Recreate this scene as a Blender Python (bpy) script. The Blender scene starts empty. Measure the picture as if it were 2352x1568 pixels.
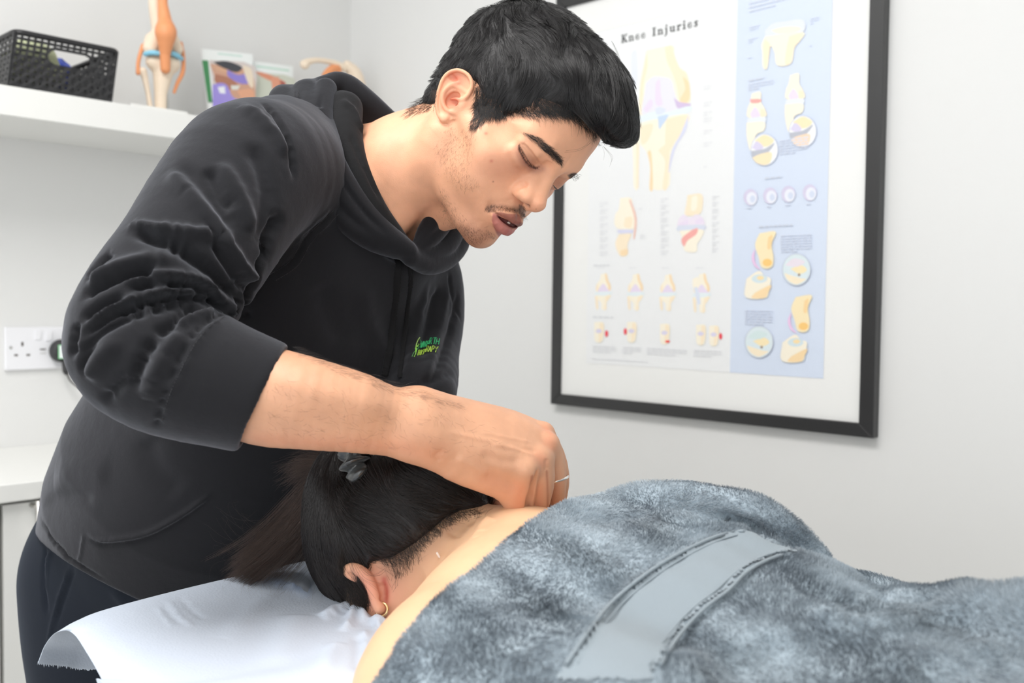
import bpy, math, random
import numpy as np
from mathutils import Vector, Matrix

SC = bpy.context.scene
COL = SC.collection
rng = np.random.default_rng(7)
random.seed(7)

# ---------------------------------------------------------------- camera, world, lights, exposure
H = 1.17                                   # eye height above the floor
F = 2237.28                                # focal length in pixels of the 2352 px wide frame
M = np.array([[0.69385583, -0.72000856, 0.01231909],
              [-0.01936826, -0.03576023, -0.9991727],
              [0.71985343, 0.6930432, -0.03875776]])      # rows: right, down, forward
cam_d = bpy.data.cameras.new('camera')
cam = bpy.data.objects.new('camera', cam_d)
COL.objects.link(cam)
cam_d.sensor_width = 36.0
cam_d.lens = F / 2352 * 36.0
cam_d.clip_start = 0.02
R3 = Matrix(((M[0][0], -M[1][0], -M[2][0]), (M[0][1], -M[1][1], -M[2][1]), (M[0][2], -M[1][2], -M[2][2])))
cam.matrix_world = Matrix.Translation((0, 0, H)) @ R3.to_4x4()
cam_d.dof.use_dof = True
cam_d.dof.focus_distance = 1.0
cam_d.dof.aperture_fstop = 5.0
SC.camera = cam

SC.view_settings.view_transform = 'Standard'
SC.view_settings.look = 'None'
SC.view_settings.gamma = 1.0
SC.view_settings.use_curve_mapping = False
SC.view_settings.exposure = 0.12

wd = bpy.data.worlds.new('daylight')
SC.world = wd
wd.use_nodes = True
wd.node_tree.nodes['Background'].inputs[0].default_value = (0.95, 0.98, 1.0, 1)
wd.node_tree.nodes['Background'].inputs[1].default_value = 1.6


def area(name, loc, target, sx, sy, power, color=(1, 1, 1)):
    l = bpy.data.lights.new(name, 'AREA')
    l.shape = 'RECTANGLE'
    l.size, l.size_y, l.energy, l.color = sx, sy, power, color
    o = bpy.data.objects.new(name, l)
    COL.objects.link(o)
    o.location = loc
    o.rotation_euler = (Vector(target) - Vector(loc)).to_track_quat('-Z', 'Y').to_euler()
    return o


# soft fill added behind the camera, no window built, and the ceiling panels
area('camera_side_fill', (-2.3, -1.7, 1.35), (0.7, 1.0, 1.1), 2.2, 1.8, 14, (1.0, 0.99, 0.97))
area('ceiling_panel_light', (0.0, 0.75, 2.43), (0.0, 0.75, 0), 0.6, 1.2, 26, (1.0, 0.98, 0.96))
area('ceiling_panel_light', (0.75, -0.6, 2.43), (0.75, -0.6, 0), 1.2, 0.6, 1.0, (1.0, 0.98, 0.96))


# ---------------------------------------------------------------- coordinates
def c2w(p):
    """camera-aligned metres (right, down, forward) -> world"""
    p = np.asarray(p, float)
    w = p @ M
    w[..., 2] += H
    return w


def C(px, py, z):
    return np.array([(px - 1176) / F * z, (py - 784) / F * z, z])


def W(px, py, z):
    return c2w(C(px, py, z))


def ray(px, py):
    return M.T @ np.array([(px - 1176) / F, (py - 784) / F, 1.0])


def on_x(px, py, X):
    d = ray(px, py); p = d * X / d[0]; p[2] += H
    return p


def on_y(px, py, Y):
    d = ray(px, py); p = d * Y / d[1]; p[2] += H
    return p


def on_z(px, py, Z):
    d = ray(px, py); p = d * (Z - H) / d[2]; p[2] += H
    return p


def pix(w):
    w = np.array(w, float); w[..., 2] -= H
    c = w @ M.T
    return np.stack([1176 + F * c[..., 0] / c[..., 2], 784 + F * c[..., 1] / c[..., 2], c[..., 2]], -1)


# ---------------------------------------------------------------- objects
def srgb(r, g, b):
    f = lambda v: ((v / 255) / 12.92) if v <= 10.3 else (((v / 255) + 0.055) / 1.055) ** 2.4
    return (f(r), f(g), f(b))


def tag(o, label=None, cat=None, group=None, kind=None):
    if label: o['label'] = label
    if cat: o['category'] = cat
    if group: o['group'] = group
    if kind: o['kind'] = kind
    return o


def empty(name, loc=(0, 0, 0), rz=0):
    o = bpy.data.objects.new(name, None)
    o.empty_display_size = 0.05
    o.location = loc
    o.rotation_euler = (0, 0, rz)
    COL.objects.link(o)
    return o


def link(name, me, mat=None, parent=None, smooth=False):
    if mat is not None and not me.materials:
        me.materials.append(mat)
    if smooth:
        me.polygons.foreach_set('use_smooth', np.ones(len(me.polygons), bool))
    o = bpy.data.objects.new(name, me)
    COL.objects.link(o)
    if parent is not None:
        o.parent = parent
        o.matrix_parent_inverse = world_matrix(parent).inverted()
    return o


def world_matrix(o):
    m = o.matrix_basis.copy()
    if o.parent is not None:
        m = world_matrix(o.parent) @ o.matrix_parent_inverse @ m
    return m


def npmesh(name, V, Fq, colors=None):
    """V (n,3), Fq (m,k) array or list of arrays"""
    me = bpy.data.meshes.new(name)
    V = np.asarray(V, np.float32)
    if isinstance(Fq, np.ndarray):
        m, k = Fq.shape
        me.vertices.add(len(V)); me.vertices.foreach_set('co', V.ravel())
        me.loops.add(m * k); me.loops.foreach_set('vertex_index', Fq.astype(np.int32).ravel())
        me.polygons.add(m)
        me.polygons.foreach_set('loop_start', np.arange(0, m * k, k, dtype=np.int32))
        me.update(calc_edges=True)
        me.validate()
    else:
        me.from_pydata(V.tolist(), [], [list(map(int, f)) for f in Fq])
        me.update()
    if colors is not None:
        at = me.color_attributes.new('Col', 'FLOAT_COLOR', 'POINT')
        c = np.ones((len(V), 4), np.float32); c[:, :3] = colors
        at.data.foreach_set('color', c.ravel())
    return me


class MB:
    """collects boxes, tubes, prisms and sheets into ONE mesh"""

    def __init__(s):
        s.v = []; s.f = []

    def add(s, V, Fs):
        b = len(s.v)
        s.v.extend([tuple(map(float, p)) for p in V])
        s.f.extend([tuple(int(i) + b for i in f) for f in Fs])
        return s

    def box(s, lo, hi, bev=0.0):
        x0, y0, z0 = lo; x1, y1, z1 = hi
        if bev <= 0:
            V = [(x0, y0, z0), (x1, y0, z0), (x1, y1, z0), (x0, y1, z0), (x0, y0, z1), (x1, y0, z1), (x1, y1, z1), (x0, y1, z1)]
            return s.add(V, [(0, 3, 2, 1), (4, 5, 6, 7), (0, 1, 5, 4), (1, 2, 6, 5), (2, 3, 7, 6), (3, 0, 4, 7)])
        import bmesh
        bm = bmesh.new()
        bmesh.ops.create_cube(bm, size=1.0)
        for v in bm.verts:
            v.co = Vector(((x0 + x1) / 2 + v.co.x * (x1 - x0), (y0 + y1) / 2 + v.co.y * (y1 - y0), (z0 + z1) / 2 + v.co.z * (z1 - z0)))
        bmesh.ops.bevel(bm, geom=list(bm.edges), offset=bev, segments=3, profile=0.6, affect='EDGES')
        bm.verts.index_update()
        s.add([v.co for v in bm.verts], [[v.index for v in f.verts] for f in bm.faces])
        bm.free()
        return s

    def tube(s, pts, r, n=10, cap=True, flat=None):
        pts = np.asarray(pts, float); k = len(pts)
        r = np.broadcast_to(np.asarray(r, float), (k,))
        t = np.gradient(pts, axis=0); t /= np.linalg.norm(t, axis=1)[:, None] + 1e-12
        up = np.array([0.3, 0.2, 0.93]); a = np.cross(t[0], up)
        if np.linalg.norm(a) < 1e-3: a = np.cross(t[0], [1, 0, 0])
        V = []
        for i in range(k):
            a = a - t[i] * np.dot(a, t[i]); a /= np.linalg.norm(a)
            b = np.cross(t[i], a)
            for j in range(n):
                g = 2 * math.pi * j / n
                V.append(pts[i] + r[i] * (math.cos(g) * a + math.sin(g) * b * (flat or 1)))
        Fs = [(i * n + j, i * n + (j + 1) % n, (i + 1) * n + (j + 1) % n, (i + 1) * n + j) for i in range(k - 1) for j in range(n)]
        if cap:
            Fs += [tuple(range(n - 1, -1, -1)), tuple((k - 1) * n + j for j in range(n))]
        return s.add(V, Fs)

    def grid(s, G, close_u=False, thick=0.0):
        G = np.asarray(G, float); a, b = G.shape[:2]
        V = G.reshape(-1, 3)
        Fs = [(i * b + j, i * b + j + 1, (i + 1) * b + j + 1, (i + 1) * b + j) for i in range(a - 1) for j in range(b - 1)]
        return s.add(V, Fs)

    def build(s, name, mat=None, parent=None, smooth=False):
        me = bpy.data.meshes.new(name)
        me.from_pydata(s.v, [], s.f)
        me.update()
        return link(name, me, mat, parent, smooth)


def catmull(P, n):
    """resample control points (k,d) smoothly to n points"""
    P = np.asarray(P, float); k = len(P)
    if k == 2:
        t = np.linspace(0, 1, n)[:, None]
        return P[0] * (1 - t) + P[1] * t
    Q = np.vstack([2 * P[0] - P[1], P, 2 * P[-1] - P[-2]])
    out = []
    for u in np.linspace(0, k - 1 - 1e-9, n):
        i = int(u); t = u - i
        a, b, c, d = Q[i], Q[i + 1], Q[i + 2], Q[i + 3]
        out.append(0.5 * (2 * b + (c - a) * t + (2 * a - 5 * b + 4 * c - d) * t * t + (3 * b - a - 3 * c + d) * t ** 3))
    return np.array(out)


# ---------------------------------------------------------------- materials
def nodes(name):
    m = bpy.data.materials.new(name)
    m.use_nodes = True
    return m, m.node_tree.nodes, m.node_tree.links, m.node_tree.nodes['Principled BSDF']


def mat(name, color, rough=0.5, metal=0.0, sheen=0.0, bump=0.0, scale=200.0, spec=0.5, coat=0.0, emis=None, var=0.0):
    m, N, L, B = nodes(name)
    B.inputs['Base Color'].default_value = (*color, 1)
    B.inputs['Roughness'].default_value = rough
    B.inputs['Metallic'].default_value = metal
    B.inputs['Specular IOR Level'].default_value = spec
    B.inputs['Sheen Weight'].default_value = sheen
    B.inputs['Coat Weight'].default_value = coat
    if emis:
        B.inputs['Emission Color'].default_value = (*emis[:3], 1)
        B.inputs['Emission Strength'].default_value = emis[3]
    if bump or var:
        tc = N.new('ShaderNodeTexCoord')
        nz = N.new('ShaderNodeTexNoise')
        nz.inputs['Scale'].default_value = scale
        nz.inputs['Detail'].default_value = 4
        L.new(tc.outputs['Object'], nz.inputs['Vector'])
        if bump:
            b = N.new('ShaderNodeBump')
            b.inputs['Strength'].default_value = bump
            b.inputs['Distance'].default_value = 0.001
            L.new(nz.outputs['Fac'], b.inputs['Height'])
            L.new(b.outputs['Normal'], B.inputs['Normal'])
        if var:
            mx = N.new('ShaderNodeMix'); mx.data_type = 'RGBA'
            mx.inputs[6].default_value = (*[c * (1 - var) for c in color], 1)
            mx.inputs[7].default_value = (*[min(1, c * (1 + var)) for c in color], 1)
            L.new(nz.outputs['Fac'], mx.inputs[0])
            L.new(mx.outputs[2], B.inputs['Base Color'])
    return m


def vcol_mat(name, rough=0.5, sss=0.0, bump=0.0, scale=900.0, spec=0.5, sheen=0.0, attr='Col', mottled=0.0, radius=(1.0, 0.35, 0.18), dist=0.006):
    m, N, L, B = nodes(name)
    a = N.new('ShaderNodeAttribute'); a.attribute_name = attr
    out = a.outputs['Color']
    tc = N.new('ShaderNodeTexCoord')
    if mottled:
        n2 = N.new('ShaderNodeTexNoise'); n2.inputs['Scale'].default_value = 55; n2.inputs['Detail'].default_value = 5
        L.new(tc.outputs['Object'], n2.inputs['Vector'])
        mp = N.new('ShaderNodeMapRange'); mp.inputs[1].default_value = 0.3; mp.inputs[2].default_value = 0.7
        mp.inputs[3].default_value = 1 - mottled; mp.inputs[4].default_value = 1 + mottled * 0.6
        L.new(n2.outputs['Fac'], mp.inputs[0])
        mul = N.new('ShaderNodeVectorMath'); mul.operation = 'SCALE'
        L.new(out, mul.inputs[0]); L.new(mp.outputs[0], mul.inputs['Scale'])
        out = mul.outputs[0]
    L.new(out, B.inputs['Base Color'])
    B.inputs['Roughness'].default_value = rough
    B.inputs['Specular IOR Level'].default_value = spec
    B.inputs['Sheen Weight'].default_value = sheen
    if sss:
        B.inputs['Subsurface Weight'].default_value = sss
        B.inputs['Subsurface Radius'].default_value = radius
        B.inputs['Subsurface Scale'].default_value = dist
    if bump:
        nz = N.new('ShaderNodeTexNoise'); nz.inputs['Scale'].default_value = scale; nz.inputs['Detail'].default_value = 3
        L.new(tc.outputs['Object'], nz.inputs['Vector'])
        b = N.new('ShaderNodeBump'); b.inputs['Strength'].default_value = bump; b.inputs['Distance'].default_value = 0.0006
        L.new(nz.outputs['Fac'], b.inputs['Height']); L.new(b.outputs['Normal'], B.inputs['Normal'])
    return m


def in_poly(px, py, poly):
    ins = np.zeros(len(px), bool)
    n = len(poly)
    for i in range(n):
        x1, y1 = poly[i]; x2, y2 = poly[(i + 1) % n]
        c = (y1 > py) != (y2 > py)
        with np.errstate(divide='ignore', invalid='ignore'):
            ins ^= c & (px < x1 + (py - y1) / (y2 - y1 + 1e-12) * (x2 - x1))
    return ins


def skin_hairs(S, poly, count, length, direc, lift=0.3, curl=0.0, spread=0.25, soft=0.0, k=5):
    """short hairs rooted on the visible skin inside a photo polygon; direc = image direction or function"""
    poly = np.array(poly, float)
    lo = poly.min(0); hi = poly.max(0)
    P = rng.uniform(lo, hi, (count * 4, 2))
    P = P[in_poly(P[:, 0], P[:, 1], poly)][:count]
    if soft:
        P = P + rng.normal(0, soft, P.shape)
    I = S.hit(P[:, 0], P[:, 1]); ok = I >= 0; P = P[ok]; I = I[ok]
    z = S.V[I, 2]
    root = np.stack([(P[:, 0] - 1176) / F * z, (P[:, 1] - 784) / F * z, z], 1)
    N = S.N[I]
    # put the root on the tangent plane of its vertex
    d0 = ((S.V[I] - root) * N).sum(1); den = (root * N).sum(1)
    root = root * (1 + np.clip(d0 / np.where(np.abs(den) < .12 * np.linalg.norm(root, axis=1), 1e9, den), -.01, .01))[:, None]
    D = np.array([direc(p[0], p[1]) for p in P]) if callable(direc) else np.tile(np.array(direc, float), (len(P), 1))
    D = D / np.linalg.norm(D, axis=1)[:, None]
    a = rng.normal(0, spread, len(P)); c, s_ = np.cos(a), np.sin(a)
    D = np.stack([D[:, 0] * c - D[:, 1] * s_, D[:, 0] * s_ + D[:, 1] * c, np.zeros(len(P))], 1)
    D = D - N * (D * N).sum(1)[:, None]; D /= np.linalg.norm(D, axis=1)[:, None] + 1e-9
    B = np.cross(N, D)
    L = length * rng.uniform(.55, 1.15, len(P))
    cu = rng.normal(0, curl, len(P)) if curl else np.zeros(len(P))
    t = np.linspace(0, 1, k)[None, :, None]
    lf = (lift * rng.uniform(.4, 1.4, len(P)))[:, None, None]
    path = root[:, None] - N[:, None] * .0003 + L[:, None, None] * (t * D[:, None] + lf * t * (1 - .45 * t) * N[:, None] + cu[:, None, None] * t * t * B[:, None])
    for j in range(1, k):                       # keep the hair on or above the skin it lies on
        q = path[:, j]
        I2 = S.hit(1176 + F * q[:, 0] / q[:, 2], 784 + F * q[:, 1] / q[:, 2])
        m = I2 >= 0
        sd = ((q[m] - S.V[I2[m]]) * S.N[I2[m]]).sum(1)
        up = np.clip(.0002 + .0004 * j / k - sd, 0, .004)
        q[m] += S.N[I2[m]] * up[:, None]
        path[:, j] = q
    return c2w(path)


# ---------------------------------------------------------------- signed distance sculpting
def seg_d(P, a, b, ra, rb):
    a = np.asarray(a, float); b = np.asarray(b, float)
    ab = b - a
    t = np.clip(((P - a) @ ab) / (ab @ ab + 1e-12), 0, 1)
    return np.linalg.norm(P - a - t[:, None] * ab, axis=1) - (ra + (rb - ra) * t)


def smin(a, b, k):
    h = np.maximum(k - np.abs(a - b), 0) / k
    return np.minimum(a, b) - h * h * k * 0.25


def smax(a, b, k):
    h = np.maximum(k - np.abs(a - b), 0) / k
    return np.maximum(a, b) + h * h * k * 0.25


class Clay:
    """ordered list of adds and cuts, each evaluated only near itself"""

    def __init__(s, sym=False):
        s.ops = []; s.sym = sym

    def _p(s, fn, lo, hi, k, cut, sym):
        s.ops.append((fn, np.array(lo) - k * 1.2, np.array(hi) + k * 1.2, k, cut, s.sym if sym is None else sym))
        return s

    def ell(s, c, r, k=5.0, rot=None, cut=False, sym=None):
        c = np.array(c, float); r = np.array(r, float)
        Rm = None if rot is None else np.array(Matrix.Rotation(0, 3, 'X') if rot is None else rot, float)

        def fn(P):
            q = P - c
            if Rm is not None: q = q @ Rm
            k0 = np.linalg.norm(q / r, axis=1); k1 = np.linalg.norm(q / (r * r), axis=1)
            return k0 * (k0 - 1) / (k1 + 1e-9)
        m = r.max()
        lo, hi = (c - r, c + r) if Rm is None else (c - m, c + m)
        return s._p(fn, lo, hi, k, cut, sym)

    def chain(s, pts, k=5.0, cut=False, sym=None, n=None, scale=None):
        """pts rows x,y,z,r ; smooth curve when n"""
        P4 = np.array(pts, float)
        if n: P4 = catmull(P4, n)
        sc = None if scale is None else np.asarray(scale, float)

        def fn(P):
            d = None
            for i in range(len(P4) - 1):
                e = seg_d(P, P4[i, :3], P4[i + 1, :3], P4[i, 3], P4[i + 1, 3])
                d = e if d is None else np.minimum(d, e)
            return d
        rr = P4[:, 3].max()
        return s._p(fn, P4[:, :3].min(0) - rr, P4[:, :3].max(0) + rr, k, cut, sym)

    def fn(s, f, lo, hi, k=5.0, cut=False, sym=None):
        return s._p(f, lo, hi, k, cut, sym)

    def __call__(s, P, far=1.0e3):
        d = np.full(len(P), far)
        for fn, lo, hi, k, cut, sym in s.ops:
            Q = P
            if sym:
                Q = P.copy(); Q[:, 0] = np.abs(Q[:, 0])
            m = s._pad
            I = np.nonzero(((Q > lo - m) & (Q < hi + m)).all(1))[0]
            if not len(I): continue
            e = fn(Q[I])
            if cut: d[I] = smax(d[I], -e, k)
            else: d[I] = smin(d[I], e, k)
        return d
    _pad = 0.0


def surface(f, lo, hi, h, block=8):
    lo = np.array(lo, float); hi = np.array(hi, float)
    nb = np.ceil((hi - lo) / (h * block)).astype(int) + 1
    n = nb * block
    ii = np.stack(np.meshgrid(*[np.arange(k) for k in nb], indexing='ij'), -1).reshape(-1, 3)
    cen = lo + (ii * block + (block - 1) / 2) * h
    f._pad = h * block * 2.0
    dc = np.concatenate([f(cen[i:i + 200000]) for i in range(0, len(cen), 200000)])
    act = np.abs(dc) < h * block * 1.25
    f._pad = h * 3
    vals = np.repeat(np.repeat(np.repeat(np.where(dc > 0, 1e3, -1e3).reshape(nb).astype(np.float32), block, 0), block, 1), block, 2)
    loc = np.stack(np.meshgrid(*[np.arange(block)] * 3, indexing='ij'), -1).reshape(-1, 3)
    A = ii[act]
    step = max(1, 1500000 // block ** 3)
    # sort blocks so each chunk is compact
    for i in range(0, len(A), step):
        a = A[i:i + step]
        idx = (a[:, None, :] * block + loc[None]).reshape(-1, 3)
        P = lo + idx * h
        # evaluate in compact sub-chunks
        out = f(P)
        vals[idx[:, 0], idx[:, 1], idx[:, 2]] = np.clip(out, -1e3, 1e3)
    s = vals < 0
    c = np.zeros(tuple(np.array(s.shape) - 1), np.int8)
    for dx in (0, 1):
        for dy in (0, 1):
            for dz in (0, 1):
                c += s[dx:s.shape[0] - 1 + dx, dy:s.shape[1] - 1 + dy, dz:s.shape[2] - 1 + dz]
    cells = np.argwhere((c > 0) & (c < 8))
    vid = np.full(c.shape, -1, np.int32)
    vid[cells[:, 0], cells[:, 1], cells[:, 2]] = np.arange(len(cells))
    acc = np.zeros((len(cells), 3)); cnt = np.zeros(len(cells))
    corners = [(0, 0, 0), (1, 0, 0), (0, 1, 0), (1, 1, 0), (0, 0, 1), (1, 0, 1), (0, 1, 1), (1, 1, 1)]
    cv = [vals[cells[:, 0] + a, cells[:, 1] + b, cells[:, 2] + e].astype(float) for a, b, e in corners]
    for i in range(8):
        for ax in range(3):
            if corners[i][ax] == 0:
                j = corners.index(tuple(corners[i][q] + (1 if q == ax else 0) for q in range(3)))
                cross = (cv[i] < 0) != (cv[j] < 0)
                t = np.where(cross, cv[i] / (cv[i] - cv[j] + 1e-20), 0)
                p = np.zeros((len(cells), 3)) + corners[i]
                p[:, ax] += t
                acc += p * cross[:, None]; cnt += cross
    V = lo + (cells + acc / cnt[:, None]) * h
    quads = []
    for ax in range(3):
        u, w = [(1, 2), (2, 0), (0, 1)][ax]
        sl0 = [slice(None)] * 3; sl1 = [slice(None)] * 3
        sl0[ax] = slice(0, -1); sl1[ax] = slice(1, None)
        e = s[tuple(sl0)] != s[tuple(sl1)]
        E = np.argwhere(e)
        ok = (E[:, u] > 0) & (E[:, w] > 0) & (E[:, u] < c.shape[u]) & (E[:, w] < c.shape[w]) & (E[:, ax] < c.shape[ax])
        E = E[ok]
        inside = s[E[:, 0], E[:, 1], E[:, 2]]
        def g(du, dw):
            q = E.copy(); q[:, u] -= du; q[:, w] -= dw
            return vid[q[:, 0], q[:, 1], q[:, 2]]
        Q = np.stack([g(1, 1), g(0, 1), g(0, 0), g(1, 0)], 1)
        Q[~inside] = Q[~inside][:, ::-1]
        quads.append(Q)
    Q = np.concatenate(quads)
    Q = Q[(Q >= 0).all(1)]
    return V, Q


def normals(V, Q):
    n = np.cross(V[Q[:, 2]] - V[Q[:, 0]], V[Q[:, 3 if Q.shape[1] > 3 else 1]] - V[Q[:, 1 if Q.shape[1] > 3 else 0]])
    if Q.shape[1] == 3:
        n = np.cross(V[Q[:, 1]] - V[Q[:, 0]], V[Q[:, 2]] - V[Q[:, 0]])
    N = np.zeros_like(V)
    for k in range(Q.shape[1]):
        for a in range(3):
            N[:, a] += np.bincount(Q[:, k], n[:, a], len(V))
    return N / (np.linalg.norm(N, axis=1)[:, None] + 1e-12)


def relax(V, Q, it=2, f=0.5, mask=None):
    for _ in range(it):
        S = np.zeros_like(V); c = np.zeros(len(V))
        for k in range(Q.shape[1]):
            a = Q[:, k]; b = Q[:, (k + 1) % Q.shape[1]]
            for q in range(3):
                S[:, q] += np.bincount(a, V[b, q], len(V)) + np.bincount(b, V[a, q], len(V))
            c += np.bincount(a, minlength=len(V)) + np.bincount(b, minlength=len(V))
        D = S / np.maximum(c, 1)[:, None] - V
        V = V + D * (f if mask is None else (f * mask)[:, None])
    return V


def poly_d(P, L, closest=False):
    """distance of points to polyline L (k,3); also the fraction along it"""
    best = np.full(len(P), 1e9); tt = np.zeros(len(P))
    k = len(L) - 1
    for i in range(k):
        ab = L[i + 1] - L[i]
        t = np.clip(((P - L[i]) @ ab) / (ab @ ab + 1e-15), 0, 1)
        d = np.linalg.norm(P - L[i] - t[:, None] * ab, axis=1)
        m = d < best
        best[m] = d[m]; tt[m] = (i + t[m]) / k
    return best, tt


class Sculpt:
    """a mesh in camera-aligned metres; strokes are drawn where the photo shows creases and folds"""

    def __init__(s, V, Q):
        s.V = V; s.Q = Q; s.N = normals(V, Q); s.col = None; s._z()

    def _z(s):
        v = s.V
        s.px = 1176 + F * v[:, 0] / v[:, 2]; s.py = 784 + F * v[:, 1] / v[:, 2]
        face = (s.N * v).sum(1) < 0
        s.bin = 3.0
        key = (np.floor(s.px / s.bin).astype(int) + 2000) * 20000 + np.floor(s.py / s.bin).astype(int) + 2000
        I = np.nonzero(face)[0]
        o = I[np.lexsort((v[I, 2], key[I]))]
        k2, first = np.unique(key[o], return_index=True)
        s.zk = k2; s.zv = v[o[first], 2]; s.zi = o[first]

    def depth(s, px, py):
        for r in range(0, 8):
            best = None
            for dx in range(-r, r + 1):
                for dy in range(-r, r + 1):
                    if max(abs(dx), abs(dy)) != r: continue
                    key = (int(math.floor(px / s.bin)) + dx + 2000) * 20000 + int(math.floor(py / s.bin)) + dy + 2000
                    i = np.searchsorted(s.zk, key)
                    if i < len(s.zk) and s.zk[i] == key:
                        z = s.zv[i]
                        best = z if best is None else min(best, z)
            if best is not None: return best
        return None

    def hit(s, px, py):
        """nearest visible vertices for arrays of pixels: index or -1"""
        px = np.asarray(px); py = np.asarray(py)
        out = np.full(len(px), -1)
        for r in range(0, 4):
            for dx in range(-r, r + 1):
                for dy in range(-r, r + 1):
                    if max(abs(dx), abs(dy)) != r: continue
                    key = (np.floor(px / s.bin).astype(int) + dx + 2000) * 20000 + np.floor(py / s.bin).astype(int) + dy + 2000
                    i = np.clip(np.searchsorted(s.zk, key), 0, len(s.zk) - 1)
                    m = (s.zk[i] == key) & (out < 0)
                    out[m] = s.zi[i[m]]
        return out

    def line(s, pts, n=None):
        pts = np.array(pts, float)
        if len(pts) > 2 or n: pts = catmull(pts, n or len(pts) * 5)
        zs = [s.depth(*p) for p in pts]
        ok = [z for z in zs if z is not None]
        if not ok: return None
        med = np.median(ok)
        for i, z in enumerate(zs):
            if z is None: zs[i] = next((zs[j] for j in sorted(range(len(zs)), key=lambda j: abs(j - i)) if zs[j] is not None), med)
        return np.array([C(p[0], p[1], z) for p, z in zip(pts, zs)])

    def near(s, L, r):
        lo = L.min(0) - r; hi = L.max(0) + r
        return np.nonzero(((s.V > lo) & (s.V < hi)).all(1))[0]

    def fold(s, pts, width, height, side=0.0, depth2=None, taper=True):
        """ridge (height>0) or groove (height<0) along a line given in photo pixels.
        width in metres; side: adds a groove of this height on one side (sign gives which)"""
        L = s.line(pts)
        if L is None: return s
        I = s.near(L, width * 3)
        if not len(I): return s
        d, t = poly_d(s.V[I], L)
        tp = np.clip(np.minimum(t, 1 - t) * 5, 0, 1) if taper else 1.0
        tp = tp * tp * (3 - 2 * tp) if taper else 1.0
        w = np.exp(-(d / width) ** 2 * 1.6) * tp
        disp = w * height
        if side:
            # signed side in image space: left of the stroke direction is positive
            k = np.clip((t * (len(L) - 1)).astype(int), 0, len(L) - 2)
            T = L[k + 1] - L[k]
            rel = s.V[I] - L[k]
            sg = np.sign(T[:, 0] * rel[:, 1] - T[:, 1] * rel[:, 0])
            g = np.exp(-((d - width * 0.95) / (width * 0.6)) ** 2) * tp
            disp = disp - g * abs(side) * (sg == np.sign(side))
        s.V[I] += s.N[I] * disp[:, None]
        return s

    def redo(s):
        s.N = normals(s.V, s.Q); s._z(); return s

    def paint(s, poly, color, a=1.0, feather=2.0, zmax=9.0):
        """colour the visible skin inside a photo polygon"""
        poly = np.array(poly, float)
        if len(poly) > 4: poly = catmull(np.vstack([poly, poly[:1]]), len(poly) * 4)[:-1]
        lo = poly.min(0) - 8; hi = poly.max(0) + 8
        I = np.nonzero((s.px > lo[0]) & (s.px < hi[0]) & (s.py > lo[1]) & (s.py < hi[1]) & ((s.N * s.V).sum(1) < .25) & (s.V[:, 2] < zmax))[0]
        if not len(I): return s
        d = np.full(len(I), 1e9); P = np.stack([s.px[I], s.py[I]], 1)
        for i in range(len(poly)):
            a_, b_ = poly[i], poly[(i + 1) % len(poly)]; e = b_ - a_
            t = np.clip(((P - a_) @ e) / (e @ e + 1e-9), 0, 1)
            d = np.minimum(d, np.linalg.norm(P - a_ - t[:, None] * e, axis=1))
        ins = in_poly(P[:, 0], P[:, 1], poly)
        w = a * np.clip(.5 + np.where(ins, d, -d) / feather, 0, 1)[:, None]
        s.col[I] = s.col[I] * (1 - w) + np.array(color) * w
        return s

    def tint(s, pts, r, color, a=1.0, hard=False):
        L = s.line(pts) if np.array(pts).shape[1] == 2 else np.array(pts, float)
        if L is None: return s
        I = s.near(L, r * 2.5)
        d, t = poly_d(s.V[I], L)
        w = a * (np.clip((r - d) / (r * 0.3), 0, 1) if hard else np.exp(-(d / r) ** 2 * 1.5))
        s.col[I] = s.col[I] * (1 - w[:, None]) + np.array(color) * w[:, None]
        return s


def strands(name, paths, r0, r1, mat_, parent, colors=None):
    """paths (n,k,3) world -> one mesh of thin three-sided hairs"""
    P = np.asarray(paths, float); n, k = P.shape[:2]
    T = np.gradient(P, axis=1); T /= np.linalg.norm(T, axis=2)[..., None] + 1e-12
    up = np.array([0.2, 0.9, 0.35])
    A = np.cross(T, up); A /= np.linalg.norm(A, axis=2)[..., None] + 1e-12
    B = np.cross(T, A)
    r = np.linspace(1, 0, k) ** 0.7
    r0 = np.broadcast_to(np.asarray(r0, float), (n,))
    rad = (r1 + (r0[:, None] - r1) * r[None])[..., None]
    V = np.stack([P + rad * (math.cos(g) * A + math.sin(g) * B) for g in (0, 2.094, 4.189)], 2)
    V = V.reshape(-1, 3)
    i = np.arange(n)[:, None, None]; j = np.arange(k - 1)[None, :, None]; q = np.arange(3)[None, None, :]
    b = (i * k + j) * 3
    Fq = np.stack([b + q, b + (q + 1) % 3, b + 3 + (q + 1) % 3, b + 3 + q], -1).reshape(-1, 4)
    c = None
    if colors is not None:
        c = np.repeat(np.asarray(colors, float), k * 3, axis=0)
    return link(name, npmesh(name, V, Fq, c), mat_, parent, True)

# ================================================================ THE ROOM
WX, WY = 1.52, 2.049                        # planes of the right wall and of the left (shelf) wall
m_wall = mat('wall_paint', srgb(227, 227, 226), 0.75, bump=0.05, scale=260)
m_ceil = mat('ceiling_paint', srgb(240, 240, 238), 0.8)
m_floor = mat('vinyl_floor', srgb(226, 224, 219), 0.45, var=0.08, scale=6)
m_white = mat('white_laminate', srgb(232, 232, 229), 0.32, bump=0.03, scale=80)
m_black = mat('black_lacquer', (0.022, 0.022, 0.023), 0.42, spec=0.6)
m_steel = mat('brushed_steel', (0.62, 0.6, 0.57), 0.3, metal=1.0)


def structure(name, lo, hi, m):
    return tag(MB().box(lo, hi).build(name, m), kind='structure')


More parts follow.
